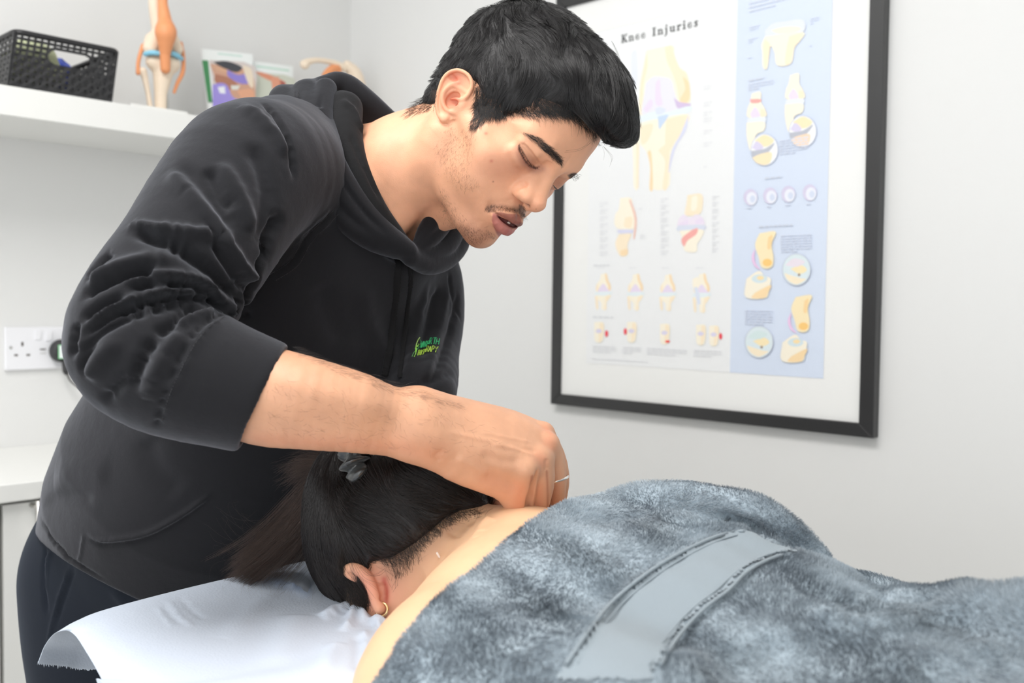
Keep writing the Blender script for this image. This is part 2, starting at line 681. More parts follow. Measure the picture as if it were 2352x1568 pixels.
structure('floor', (-2.2, -2.4, -0.05), (WX + .1, WY + .1, 0), m_floor)
structure('wall_right', (WX, -2.4, 0), (WX + .1, WY + .1, 2.45), m_wall)
structure('wall_left', (-2.2, WY, 0), (WX, WY + .1, 2.45), m_wall)
structure('wall_front', (-2.2, -2.5, 0), (WX + .1, -2.4, 2.45), m_wall)
structure('ceiling', (-2.2, -2.4, 2.45), (WX + .1, WY + .1, 2.5), m_ceil)
structure('baseboard_right', (WX - .015, -2.4, 0), (WX, WY, .09), m_white)

# ---- ceiling panels (they carry the area lights)
for i, (x, y, sx, sy) in enumerate([(0.0, 0.75, .6, 1.2), (.75, -.6, 1.2, .6)]):
    e = tag(empty('ceiling_light', (x, y, 2.45)), 'flat square-edged white ceiling light panel above the ' + ('treatment couch' if i == 0 else 'foot of the room'), 'ceiling light')
    MB().box((x - sx / 2, y - sy / 2, 2.437), (x + sx / 2, y + sy / 2, 2.45)).build('light_frame', m_white, e)

# ---- floating shelf
SY, SZ = 1.80, H + 0.364
sh = MB().box((-0.6, SY, SZ - 0.051), (WX, WY, SZ), 0.0015).build('floating_shelf', m_white)
tag(sh, 'thick white floating shelf on the wall holding basket, anatomical models and booklets', 'shelf')

# ---- worktop and cabinet
CY, CZ = 1.64, H - 0.296
wt = MB().box((-1.4, CY, CZ - .03), (WX, WY, CZ), .003).build('worktop', m_white)
tag(wt, 'white worktop with rounded front edge under the wall socket', 'worktop')
cx0 = on_y(4, 1300, CY + .02)[0]
for k in range(3):
    x0 = cx0 - .5 + k * .5; x1 = x0 + .497
    cb = tag(empty('base_cabinet', ((x0 + x1) / 2, WY - .2, 0)), ['white base cabinet at the far end from the corner, cut by the picture edge', 'white base cabinet under the worktop right behind the standing man', 'white base cabinet nearest the room corner, hidden behind the man'][k], 'cabinet')
    MB().box((x0, CY + .04, .08), (x1, WY - .002, CZ - .0305)).build('body', m_white, cb)
    MB().box((x0 + .02, CY + .06, 0), (x1 - .02, WY - .002, .08)).build('plinth', m_white, cb)
    d = MB()
    d.box((x0 + .002, CY + .02, .09), (x1 - .002, CY + .04, CZ - .037), .0012)
    for a, b, c, e in ((x0 + .002, x0 + .06, .09, CZ - .037), (x1 - .06, x1 - .002, .09, CZ - .037), (x0 + .06, x1 - .06, CZ - .1, CZ - .037), (x0 + .06, x1 - .06, .09, .15)):
        d.box((a, CY + .0165, c), (b, CY + .0205, e))
    dr = d.build('door', m_white, cb)
    if k == 1:
        for (pa, pb, en) in (((91, 1150), (86, 1253), 1), ((86, 1446), (92, 1545), 0)):
            a = on_y(*pa, CY - .014); b = on_y(*pb, CY - .014); b[0] = a[0] = (a[0] + b[0]) / 2
            hd = MB().tube([a, b], .0045, 10)
            for q in (a * .85 + b * .15, a * .15 + b * .85):
                hd.tube([q, (q[0], CY + .0165, q[2])], .004, 8)
            hd.build('handle', m_steel, dr, True)

# ---- picture frame with the anatomy chart
FX = 1.50
fr = tag(empty('framed_poster', (WX, .99, H - .2)), 'large black framed knee anatomy chart behind glass hanging on the right wall', 'framed poster')
y0, y1, z0, z1 = 0.650, 1.332, H - .2055, H + .622
iy0, iy1, iz0, iz1 = .6745, 1.309, H - .1835, H + .5985
mb = MB()
for (oa, ob, ia, ib) in (((y0, z0), (y1, z0), (iy0, iz0), (iy1, iz0)), ((y1, z0), (y1, z1), (iy1, iz0), (iy1, iz1)), ((y1, z1), (y0, z1), (iy1, iz1), (iy0, iz1)), ((y0, z1), (y0, z0), (iy0, iz1), (iy0, iz0))):
    q = [oa, ob, ib, ia]
    V = [(FX, a, b) for a, b in q] + [(WX - .001, a, b) for a, b in q]
    mb.add(V, [(0, 1, 2, 3), (7, 6, 5, 4), (0, 4, 5, 1), (2, 6, 7, 3), (1, 5, 6, 2), (3, 7, 4, 0)])
fo = mb.build('frame', m_black, fr)
bv = fo.modifiers.new('edge', 'BEVEL'); bv.width = .0012; bv.segments = 2
PX_ = 1.507
m_mount = mat('mount_board', srgb(241, 241, 239), 0.7)
MB().box((PX_ + .0005, iy0 - .004, iz0 - .004), (WX - .003, iy1 + .004, iz1 + .004)).build('mount_board', m_mount, fr)
gl, N_, L_, B_ = nodes('picture_glass')
N_.remove(B_)
mx = N_.new('ShaderNodeMixShader'); tr = N_.new('ShaderNodeBsdfTransparent'); gs = N_.new('ShaderNodeBsdfGlossy'); fz = N_.new('ShaderNodeFresnel')
fz.inputs[0].default_value = 1.12; gs.inputs['Roughness'].default_value = 0.03
L_.new(fz.outputs[0], mx.inputs[0]); L_.new(tr.outputs[0], mx.inputs[1]); L_.new(gs.outputs[0], mx.inputs[2])
L_.new(mx.outputs[0], N_['Material Output'].inputs[0])
MB().add([(1.5040, iy0 - .002, iz0 - .002), (1.5040, iy1 + .002, iz0 - .002), (1.5040, iy1 + .002, iz1 + .002), (1.5040, iy0 - .002, iz1 + .002)], [(0, 1, 2, 3)]).build('glass', gl, fr)

# the printed sheet: flat coloured shapes at their places on the sheet, seen through the frame
m_print = vcol_mat('chart_print', 0.6)
PV, PF, PC = [], [], []
layer = [0]


def ppt(p, l):
    w = on_x(p[0], p[1], PX_); w[0] = PX_ - 0.0001 - l * 0.000004
    return w


def art(pts, col, smooth=0, a=.8):
    P = np.array(pts, float)
    if smooth:
        P = catmull(np.vstack([P, P[:1]]), len(P) * smooth)[:-1]
    layer[0] += 1
    b = len(PV)
    for p in P: PV.append(ppt(p, layer[0]))
    PF.append(list(range(b, b + len(P))))
    c = np.array(srgb(*col)) * a + np.array(srgb(246, 246, 246)) * (1 - a)
    PC.extend([c] * len(P))


def disc(cx, cy, rx, ry, col, a=1.0):
    art([(cx + rx * math.cos(t), cy + ry * math.sin(t)) for t in np.linspace(0, 2 * math.pi, 25)[:-1]], col, 0, a)


def slope(y):                               # how lines of print lean in the photograph
    return 0.024 + (y - 727) * 0.00038


def words(x, y, w, rows, col=(226, 227, 231), lh=5.5, head=False):
    r = random.Random(int(x * 7 + y))
    for k in range(rows):
        yy = y + k * lh; xx = x; end = x + w * (1 if k < rows - 1 else r.uniform(.4, .9))
        while xx < end:
            l = r.uniform(6, 16)
            e = min(xx + l, end); s_ = slope(yy); h = lh * (.5 if not head else .62)
            art([(xx, yy + (xx - x) * s_), (e, yy + (e - x) * s_), (e, yy + h + (e - x) * s_), (xx, yy + h + (xx - x) * s_)], col)
            xx = e + 2.2


# sheet and blue column (corner pixels of the photo mapped onto the sheet plane)
PYL, PYR, PZT, PZB = 1.2437, .7392, H + .5355, H - .1168


def rect(ya, yb, za, zb, col):
    layer[0] += 1; b = len(PV)
    for y, z in ((ya, za), (yb, za), (yb, zb), (ya, zb)): PV.append((PX_ - .0001 - layer[0] * .000004, y, z))
    PF.append([b, b + 1, b + 2, b + 3]); PC.extend([srgb(*col)] * 4)


rect(PYL, PYR, PZB, PZT, (239, 240, 241))
rect(PYL, PYR, PZT - .0006, PZT, (215, 217, 220))
rect(.9150, PYR, PZB, PZT + .0, (216, 226, 243))
CREAM, TAN, DEEP, LILAC, BLUE, TEAL, RED, WHT = (252, 242, 218), (252, 231, 195), (250, 215, 160), (232, 216, 240), (216, 224, 242), (228, 239, 242), (246, 150, 140), (250, 250, 250)

# title in slab serif letters
def glyphs():
    G = {}
    G['K'] = [('v', 1, 0, 10, 2.4), ('l', 3.4, 4.2, 7.4, 9.6, 1.5), ('l', 4, 5.2, 8, .4, 2.2), ('s', 0, 0, 4.6), ('s', 0, 10, 4.6), ('s', 5.8, 0, 4), ('s', 5.6, 10, 3.6)]
    G['n'] = [('v', 1, 0, 6.6, 2.1), ('v', 5.2, 0, 5, 2.1), ('l', 2.6, 5.3, 4.6, 6.4, 1.2), ('l', 4.4, 6.3, 6.6, 5, 1.4), ('s', 0, 0, 4), ('s', 4.3, 0, 4), ('s', 0, 6.6, 2.4)]
    G['e'] = [('o', 3.4, 3.3, 3.2, 3.4, 40, 330), ('h', 1, 3.2, 5)]
    G['I'] = [('v', 1.4, 0, 10, 2.5), ('s', 0, 0, 5.2), ('s', 0, 10, 5.2)]
    G['j'] = [('v', 1.6, -1.6, 6.6, 2.1), ('l', 2.4, -1.4, .4, -3, 1.6), ('s', .2, 6.6, 3.2), ('d', 2.6, 8.8, 1.3)]
    G['u'] = [('v', 1, 1.4, 6.6, 2.1), ('v', 5.2, 0, 6.6, 2.1), ('l', 1.8, 1.6, 3.4, .5, 1.5), ('l', 3.2, .6, 5.4, 1.4, 1.2), ('s', 0, 6.6, 2.6), ('s', 4.2, 6.6, 2.6), ('s', 5.4, 0, 2.8)]
    G['r'] = [('v', 1, 0, 6.6, 2.1), ('l', 2.8, 5, 4.6, 6.5, 1.3), ('d', 5, 5.7, 1.2), ('s', 0, 0, 4.2), ('s', 0, 6.6, 2.4)]
    G['i'] = [('v', 1.2, 0, 6.6, 2.1), ('s', 0, 0, 4.4), ('s', .1, 6.6, 2.6), ('d', 2.1, 8.8, 1.3)]
    G['s'] = [('l', 4.8, 5.4, 2.6, 6.5, 1.3), ('l', 2.6, 6.4, .9, 5.1, 1.6), ('l', 1, 5, 4.6, 2.3, 1.9), ('l', 4.7, 2.2, 3, .4, 1.6), ('l', 3, .4, .6, 1.4, 1.3), ('v', .4, .2, 2.3, .9), ('v', 4.4, 4.6, 6.8, .9)]
    return G, dict(K=9.6, n=8.6, e=7.2, I=6.2, j=5.4, u=8.8, r=6.6, i=5.2, s=6.2)


Gs, Ws = glyphs()
ty = .7755 * PX_; tz = H + .3343 * PX_ - .0005
tot = sum(Ws.get(c, 6) + 1.5 for c in 'Knee Injuries'); ms = (.7755 - .6582) * PX_ / tot


def lp(y, z): return (PX_ - .0001 - layer[0] * .000004, y, z)


pen = 0
for ch in 'Knee Injuries':
    if ch == ' ': pen += 7.5; continue
    for g in Gs[ch]:
        layer[0] += 1
        if g[0] == 'v': q = [(g[1], g[2]), (g[1] + g[4], g[2]), (g[1] + g[4], g[3]), (g[1], g[3])]
        elif g[0] == 's': q = [(g[1], g[2] if g[2] < 1 else g[2] - 1.1), (g[1] + g[3], g[2] if g[2] < 1 else g[2] - 1.1), (g[1] + g[3], (g[2] if g[2] < 1 else g[2] - 1.1) + 1.1), (g[1], (g[2] if g[2] < 1 else g[2] - 1.1) + 1.1)]
        elif g[0] == 'h': q = [(g[1], g[2]), (g[1] + g[3], g[2]), (g[1] + g[3], g[2] + .9), (g[1], g[2] + .9)]
        elif g[0] == 'd': q = [(g[1] + g[3] * math.cos(t), g[2] + g[3] * math.sin(t)) for t in np.linspace(0, 6.28, 13)[:-1]]
        elif g[0] == 'l':
            dx, dy = g[3] - g[1], g[4] - g[2]; l = math.hypot(dx, dy); nx, ny = -dy / l * g[5] / 2, dx / l * g[5] / 2
            q = [(g[1] + nx, g[2] + ny), (g[1] - nx, g[2] - ny), (g[3] - nx, g[4] - ny), (g[3] + nx, g[4] + ny)]
        else:
            for ta in range(g[5], g[6], 15):
                a, b2 = math.radians(ta), math.radians(ta + 16)
                w_ = .55 + .75 * abs(math.cos((a + b2) / 2))
                q = [(g[1] + (g[3]) * math.cos(a), g[2] + g[4] * math.sin(a)), (g[1] + g[3] * math.cos(b2), g[2] + g[4] * math.sin(b2)), (g[1] + (g[3] - w_ * 1.3) * math.cos(b2), g[2] + (g[4] - w_ * 1.3) * math.sin(b2)), (g[1] + (g[3] - w_ * 1.3) * math.cos(a), g[2] + (g[4] - w_ * 1.3) * math.sin(a))]
                b = len(PV)
                for u, v in q: PV.append(lp(ty - (pen + u) * ms, tz + v * ms))
                PF.append(list(range(b, b + 4))); PC.extend([srgb(45, 45, 48)] * 4)
            continue
        b = len(PV)
        for u, v in q: PV.append(lp(ty - (pen + u) * ms, tz + v * ms))
        PF.append(list(range(b, b + len(q)))); PC.extend([srgb(45, 45, 48)] * len(q))
    pen += Ws[ch] + 1.5

# large knee
art([(1452, 120), (1462, 118), (1464, 180), (1452, 215), (1450, 130)], BLUE, 3, .5)
art([(1485, 116), (1544, 105), (1549, 125), (1561, 155), (1577, 168), (1585, 200), (1586, 232), (1574, 240), (1560, 244), (1500, 262), (1470, 262), (1468, 225), (1474, 185), (1483, 144)], CREAM, 4)
art([(1527, 108), (1544, 105), (1549, 125), (1561, 155), (1577, 168), (1585, 200), (1585, 232), (1573, 240), (1560, 232), (1555, 200), (1545, 170), (1532, 140)], TAN, 4)
art([(1568, 175), (1582, 190), (1584, 225), (1572, 238), (1562, 228), (1574, 205)], DEEP, 4)
art([(1485, 118), (1488, 150), (1478, 200), (1476, 258), (1469, 258), (1470, 200), (1479, 150)], TAN, 3)
art([(1483, 190), (1500, 176), (1520, 176), (1542, 183), (1550, 210), (1558, 232), (1572, 240), (1585, 236), (1584, 246), (1540, 262), (1480, 264), (1474, 250), (1480, 215)], (232, 230, 240), 4)
art([(1506, 190), (1516, 183), (1518, 215), (1522, 240), (1506, 238)], LILAC, 4)
art([(1478, 250), (1494, 228), (1500, 240), (1486, 258)], LILAC, 3)
art([(1548, 225), (1562, 234), (1584, 238), (1584, 245), (1558, 250)], (205, 180, 222), 3)
art([(1470, 266), (1510, 254), (1530, 258), (1584, 243), (1584, 258), (1540, 270), (1500, 278), (1468, 284)], TEAL, 4)
art([(1505, 250), (1516, 246), (1530, 252), (1520, 262), (1508, 262)], BLUE, 4)
art([(1466, 284), (1505, 274), (1580, 262), (1576, 290), (1560, 315), (1545, 338), (1538, 372), (1537, 428), (1498, 432), (1496, 380), (1486, 350), (1470, 332), (1452, 322), (1456, 296)], CREAM, 4)
art([(1530, 274), (1580, 264), (1574, 292), (1548, 330), (1536, 350), (1528, 330)], TAN, 4)
art([(1512, 345), (1532, 330), (1538, 345), (1534, 428), (1522, 430), (1528, 372)], TAN, 4)
art([(1487, 350), (1496, 350), (1500, 432), (1492, 432), (1494, 385)], DEEP, 3)
art([(1470, 290), (1500, 285), (1490, 320), (1474, 330)], TAN, 4)
art([(1511, 268), (1536, 264), (1520, 290), (1514, 296)], (190, 212, 240), 3)
art([(1452, 322), (1468, 330), (1467, 380), (1466, 432), (1456, 428), (1455, 370)], CREAM, 4)
art([(1462, 328), (1468, 330), (1467, 432), (1463, 432)], TAN)
art([(1582, 262), (1576, 300), (1552, 340), (1536, 400), (1542, 350), (1562, 310)], (214, 216, 240), 3)
for y in (198, 236, 258, 272, 300, 328, 382):
    words(1616, y, 20, 2 if y != 382 else 1, lh=6)


def bone(cx, cy, s, hi=False, kind=0):
    """small front view of a knee"""
    t = lambda q: [(cx + a * s, cy + b * s + a * s * slope(cy)) for a, b in q]
    art(t([(-6, -40), (8, -42), (12, -26), (17, -16), (18, -4), (10, 4), (-12, 5), (-18, -4), (-16, -16), (-8, -28)]), CREAM, 3)
    art(t([(4, -41), (8, -42), (12, -26), (17, -16), (18, -4), (12, 0), (12, -12), (6, -26)]), DEEP, 3)
    art(t([(-18, -4), (-16, -16), (-12, -14), (-12, 4)]), TAN, 3)
    art(t([(-10, -6), (0, -18), (10, -6), (16, 2), (0, 4), (-14, 4)]), LILAC if kind != 2 else BLUE, 3)
    art(t([(-19, 3), (0, 1), (20, 2), (19, 9), (0, 12), (-19, 10)]), TEAL, 3)
    art(t([(-17, 10), (0, 12), (18, 9), (14, 20), (8, 28), (8, 44), (-4, 44), (-5, 28), (-16, 20)]), CREAM, 3)
    art(t([(6, 13), (17, 10), (13, 20), (7, 28), (7, 44), (2, 44)]), TAN, 3)
    art(t([(-20, 12), (-14, 16), (-12, 42), (-17, 42)]), TAN, 3)
    if kind == 3:
        art(t([(-20, -30), (-8, -34), (-6, -14), (-14, -8), (-20, -14)]), CREAM, 3)
        art(t([(-17, -10), (-9, -10), (-2, 24), (-10, 24)]), BLUE, 3)


for i, cx in enumerate((1386, 1460, 1534, 1612)):
    bone(cx, 668 + i * 1.0, .95 if i < 3 else 1.02, kind=[0, 0, 0, 3][i])
    words(cx - 14, 614, 26, 1, lh=5)
words(1364, 608, 48, 1, (214, 216, 220), 6, True)
words(1362, 726, 66, 1, (214, 216, 220), 6, True)
# side view and back view
art([(1425, 455), (1450, 455), (1455, 485), (1462, 500), (1462, 520), (1446, 527), (1424, 527), (1412, 515), (1414, 492), (1422, 480)], CREAM, 4)
art([(1436, 500), (1452, 498), (1450, 522), (1434, 520)], TAN, 3)
art([(1420, 527), (1452, 527), (1452, 536), (1420, 535)], (214, 214, 240), 2)
art([(1449, 458), (1463, 500), (1459, 545), (1455, 545), (1458, 502), (1446, 462)], (240, 190, 170), 3)
art([(1422, 538), (1450, 537), (1442, 560), (1442, 585), (1424, 586), (1414, 560)], TAN, 4)
art([(1426, 575), (1442, 572), (1440, 586), (1426, 587)], DEEP, 3)
for y in range(466, 580, 16): words(1378, y, 18, 2, lh=6)
words(1468, 478, 14, 1); words(1470, 540, 14, 2)
art([(1580, 448), (1612, 446), (1614, 475), (1606, 492), (1575, 494), (1577, 470)], TAN, 4)
art([(1590, 452), (1602, 450), (1600, 480), (1588, 482)], CREAM, 3)
art([(1558, 505), (1570, 492), (1584, 500), (1600, 492), (1614, 500), (1616, 518), (1560, 522)], (236, 224, 240), 4)
art([(1562, 512), (1580, 505), (1580, 516), (1562, 519)], LILAC, 3); art([(1598, 505), (1614, 500), (1614, 512), (1598, 514)], LILAC, 3)
art([(1558, 518), (1616, 516), (1616, 528), (1558, 530)], (212, 218, 236), 3)
art([(1562, 530), (1614, 527), (1612, 545), (1602, 560), (1600, 578), (1574, 576), (1570, 556)], CREAM, 4)
art([(1590, 528), (1603, 524), (1600, 538), (1580, 552), (1572, 566), (1566, 548)], RED, 3)
for y in range(456, 580, 15): words(1518, y, 18, 2, lh=6); words(1636, y - 6, 16, 2, lh=6)
# row of injuries
for cx, cy, rx in ((1376, 762, 0), (1451, 762, 1), (1527, 766, 2), (1610, 768, 3), (1640, 770, 3)):
    art([(cx - 10, cy - 22), (cx + 10, cy - 22), (cx + 12, cy - 2), (cx + 8, cy + 22), (cx - 8, cy + 22), (cx - 10, cy)], CREAM, 3)
    art([(cx + 2, cy - 20), (cx + 10, cy - 20), (cx + 11, cy - 2), (cx + 6, cy + 20), (cx, cy + 20)], TAN, 3)
    disc(cx, cy - 2, 7, 5, (222, 216, 236))
for cx, cy in ((1394, 766), (1437, 761), (1656, 772)):
    disc(cx, cy, 3.6, 7.5, (240, 78, 92))
disc(1534, 784, 5.5, 3, (244, 90, 84))
for x, w in ((1362, 52), (1430, 44), (1486, 92), (1594, 64)): words(x, 793 + (x - 1360) * .04, w, 3, lh=6)
words(1361, 822, 180, 1, lh=4)
# blue column
BC = (210, 219, 238)
words(1721, 6, 120, 3, BC, 9); words(1722, 62, 22, 2, BC); words(1720, 90, 20, 2, BC); words(1862, 42, 20, 3, BC); words(1718, 132, 14, 1, BC); words(1860, 104, 12, 1, BC)
art([(1758, 70), (1775, 55), (1800, 50), (1846, 46), (1846, 74), (1800, 84), (1762, 86)], (222, 228, 238), 4)
art([(1772, 70), (1800, 62), (1836, 62), (1836, 72), (1790, 78)], (244, 240, 214), 3)
art([(1758, 84), (1845, 74), (1838, 95), (1826, 110), (1818, 146), (1786, 150), (1780, 120), (1770, 108), (1764, 156), (1753, 154), (1752, 120), (1750, 104)], CREAM, 4)
art([(1814, 84), (1845, 76), (1836, 96), (1824, 112), (1816, 146), (1804, 146), (1808, 110)], TAN, 3)
art([(1758, 90), (1770, 106), (1762, 154), (1757, 154), (1754, 110)], TAN, 3)
words(1720, 184, 42, 1, (200, 208, 224), 6, True); words(1719, 193, 58, 3, BC, 6)
for ox, oy, red in ((0, 0, True), (88, -42, False)):
    t = lambda q: [(a + ox, b + oy) for a, b in q]
    art(t([(1728, 215), (1748, 211), (1749, 234), (1758, 250), (1760, 268), (1720, 270), (1718, 250), (1724, 235)]), CREAM, 4)
    if red: art([(1724, 228), (1748, 228), (1746, 236), (1727, 237)], RED, 3)
    art(t([(1724, 262), (1736, 246), (1748, 268), (1730, 272)]), LILAC, 3)
    art(t([(1718, 272), (1758, 268), (1756, 284), (1720, 284)]), (230, 236, 244), 3)
    art(t([(1716, 282), (1756, 280), (1756, 300), (1738, 310), (1728, 344), (1722, 340), (1716, 310)]), CREAM, 4)
    art(t([(1748, 250), (1758, 252), (1760, 266), (1748, 268)]), TAN, 3)
    cx, cy = 1757 + ox, 344 + oy
    disc(cx, cy, 32, 37, (190, 198, 218)); disc(cx, cy, 30.5, 35.5, (246, 247, 250))
    art([(cx - 22, cy - 22), (cx, cy - 34), (cx + 22, cy - 22), (cx + 8, cy - 8), (cx - 14, cy - 8)], (250, 228, 176), 4)
    art([(cx - 29, cy - 4), (cx - 18, cy - 20), (cx - 2, cy - 6), (cx - 14, cy + 2)], (214, 206, 236), 3)
    art([(cx - 30, cy + 3), (cx, cy - 2), (cx + 24, cy - 16), (cx + 6, cy + 8), (cx - 26, cy + 18)], (172, 176, 190), 4)
    art([(cx - 28, cy + 18), (cx - 10, cy + 10), (cx + 16, cy + 6), (cx + 14, cy + 28), (cx, cy + 35), (cx - 18, cy + 30)], (250, 226, 178) if red else (250, 212, 176), 4)
words(1792, 322, 66, 6, BC, 6)
words(1758, 408, 66, 1, (200, 208, 224), 6, True)
for i, cx in enumerate((1725, 1770, 1812, 1861)):
    cy = 453 - i * 3.6
    disc(cx, cy, 16, 19, (216, 210, 232)); disc(cx + 3, cy + 3, 12, 15, (234, 236, 246)); disc(cx + 5, cy + 4, 6, 8, (214, 222, 240))
    words(cx - 8, 476 - i * 3, 18, 1, BC, 6)
words(1744, 519, 92, 1, (198, 206, 222), 6, True)
words(1794, 540, 72, 7, BC, 6); words(1712, 711, 64, 6, BC, 6)
for ox, oy in ((0, 0), (83, 146)):
    t = lambda q: [(a + ox, b + oy) for a, b in q]
    art(t([(1746, 536), (1783, 532), (1774, 560), (1778, 590), (1776, 610), (1764, 617), (1750, 612), (1744, 590), (1736, 562)]), (252, 230, 176), 4)
    art(t([(1766, 545), (1776, 540), (1772, 570), (1764, 570)]), (250, 208, 130), 3)
    disc(1764 + ox, 603 + oy, 11, 9, (251, 206, 128))
    art(t([(1736, 570), (1728, 590), (1734, 610), (1748, 619), (1738, 606), (1734, 590)]), (240, 190, 232), 3)
    art(t([(1716, 640), (1744, 622), (1758, 634), (1772, 640), (1768, 664), (1760, 684), (1714, 682)]), (250, 240, 216), 4)
    art(t([(1736, 672), (1772, 654), (1766, 672), (1758, 684), (1728, 684)]), (251, 214, 150), 3)
    disc(1746 + ox, 640 + oy, 18, 10, (216, 230, 234)); disc(1748 + ox, 638 + oy, 8, 5, (250, 226, 176))
for cx, cy in ((1831, 619), (1745, 785)):
    disc(cx, cy, 33, 37, (196, 202, 216)); disc(cx, cy, 31.5, 35.5, (222, 234, 238))
    art([(cx - 28, cy + 8), (cx - 10, cy + 14), (cx + 10, cy + 20), (cx + 22, cy + 22), (cx, cy + 34), (cx - 20, cy + 24)], (250, 232, 196), 3)
    art([(cx - 14, cy - 2), (cx + 12, cy - 10), (cx + 24, cy + 2), (cx + 6, cy + 10)], (250, 228, 170), 3)
    art([(cx - 26, cy - 10), (cx - 6, cy - 26), (cx + 20, cy - 18), (cx, cy - 6)], (232, 220, 232) if cx > 1800 else (206, 228, 228), 3)
    disc(cx + 6, cy + 12, 3, 3, (150, 130, 110))
me = npmesh('printed_sheet', PV, PF, np.array(PC))
link('printed_sheet', me, m_print, fr)

# ================================================================ ON THE SHELF
m_basket = mat('basket_plastic', (0.018, 0.018, 0.02), 0.45, bump=0.1, scale=300)


def masked_panel(mask, org, ux, uz, du, dz, thick, nrm):
    """cells where mask is true become a slab"""
    nz, nx = mask.shape
    V = {}; vs = []; fs = []

    def vid(i, j, k):
        if (i, j, k) not in V:
            V[(i, j, k)] = len(vs)
            vs.append(org + ux * (i * du) + uz * (j * dz) + nrm * (thick * k))
        return V[(i, j, k)]
    g = lambda j, i: 0 <= j < nz and 0 <= i < nx and mask[j, i]
    for j in range(nz):
        for i in range(nx):
            if not mask[j, i]: continue
            fs.append((vid(i, j, 0), vid(i + 1, j, 0), vid(i + 1, j + 1, 0), vid(i, j + 1, 0)))
            fs.append((vid(i, j, 1), vid(i, j + 1, 1), vid(i + 1, j + 1, 1), vid(i + 1, j, 1)))
            for (dj, di, a, b) in ((-1, 0, (i, j), (i + 1, j)), (1, 0, (i + 1, j + 1), (i, j + 1)), (0, -1, (i, j + 1), (i, j)), (0, 1, (i + 1, j), (i + 1, j + 1))):
                if not g(j + dj, i + di):
                    fs.append((vid(*a, 0), vid(*a, 1), vid(*b, 1), vid(*b, 0)))
    return vs, fs


bl = on_y(22, 199, SY)[0]; br = on_y(258, 236, SY)[0]
tl = on_y(36, 74, SY - .004)[0]; trr = on_y(270, 116, SY - .004)[0]
BH = on_y(150, 96, SY)[2] - SZ
bk = tag(empty('storage_basket', ((bl + br) / 2, SY + .1, SZ)), 'black woven-look plastic basket with cut-out handle at the outer end of the shelf', 'basket')


def basket_side(p0, p1, q0, q1, cols, rows, handle, nm):
    """p0,p1 bottom corners, q0,q1 top corners"""
    sub = 6
    w = cols * sub; h = rows * sub
    mask = np.ones((h, w), bool)
    for r in range(rows):
        for c in range(cols):
            if r in (0,) and False: continue
            if r >= rows - 4: mask[r * sub + 1:r * sub + 4, c * sub + 1:c * sub + 5] = False
            else: mask[r * sub + 1:r * sub + 3, c * sub + 2:c * sub + 4] = False
    mask[:3] = True; mask[-1:] = True; mask[:, :2] = True; mask[:, -2:] = True
    if handle:
        u = (np.arange(w) + .5) / w; v = (np.arange(h) + .5) / h
        U, Vv = np.meshgrid(u, v)
        def oval(m):
            dx = np.maximum(np.abs(U - .53) - .13, 0) * 1.7; dy = Vv - .67
            return np.hypot(dx, dy) < m
        mask[oval(.18)] = True
        mask[oval(.13)] = False
    p0, p1, q0, q1 = map(lambda a: np.array(a, float), (p0, p1, q0, q1))
    vs, fs = masked_panel(mask, np.zeros(3), np.array([1., 0, 0]), np.array([0, 0, 1.]), 1 / w, 1 / h, 1.0, np.array([0, 1., 0]))
    n = np.cross(p1 - p0, q0 - p0); n /= np.linalg.norm(n)
    out = []
    for v in vs:
        a, k, b = v
        base = (p0 * (1 - a) + p1 * a) * (1 - b) + (q0 * (1 - a) + q1 * a) * b
        # the weave: strips pass in front of and behind each other
        wv = .0012 * math.sin(a * cols * math.pi) * math.sin(b * rows * math.pi)
        out.append(base + n * (k * .0022 + wv))
    return out, fs


BD = .215
B0, B1, B2, B3 = (bl, SY + .006, SZ), (br, SY + .006, SZ), (br, SY + BD, SZ), (bl, SY + BD, SZ)
T0, T1, T2, T3 = (tl, SY - .004, SZ + BH), (trr, SY - .004, SZ + BH), (trr, SY + BD + .01, SZ + BH), (tl, SY + BD + .01, SZ + BH)
w_ = MB()
for args in ((B0, B1, T0, T1, 16, 10, True), (B1, B2, T1, T2, 12, 10, False), (B2, B3, T2, T3, 16, 10, True), (B3, B0, T3, T0, 12, 10, False)):
    w_.add(*basket_side(*args, ''))
w_.box((bl, SY + .006, SZ), (br, SY + BD, SZ + .003))
w_.build('woven_wall', m_basket, bk)
rim = MB()
rp = [T0, T1, T2, T3]
ring = []
for i in range(4):
    a = np.array(rp[i]); b = np.array(rp[(i + 1) % 4]); c = np.array(rp[i - 1])
    for t in (0, .25, .5, .75, 1):
        u = (c - a) / np.linalg.norm(c - a); v = (b - a) / np.linalg.norm(b - a)
        ring.append(a + u * .014 * (1 - t) ** 2 + v * .014 * t ** 2)
ring.append(ring[0]); ring.append(ring[1])
rim.tube(ring, .0052, 8, cap=False)
rim.build('rim', m_basket, bk, True)
m_green = mat('green_cloth', srgb(190, 196, 160), 0.9, bump=.4, scale=120)
m_blue = mat('blue_plastic', srgb(36, 66, 170), 0.45)


def lump(name, c, r, m, lab, cat, seed=0, rot=0.0):
    rr = np.random.default_rng(seed)
    th = np.linspace(0, math.pi, 18); ph = np.linspace(0, 2 * math.pi, 29)
    G = []
    for a in th:
        row = []
        for b in ph:
            k = 1 + .09 * math.sin(3 * b + seed) * math.sin(a) + .07 * math.sin(5 * a + 2 * b)
            row.append((r[0] * k * math.sin(a) * math.cos(b), r[1] * k * math.sin(a) * math.sin(b), r[2] * k * math.cos(a)))
        G.append(row)
    V = np.array(G) @ np.array(Matrix.Rotation(rot, 3, 'Y')).T + np.array(c)
    o = MB().grid(V).build(name, m, None, True)
    return tag(o, lab, cat)


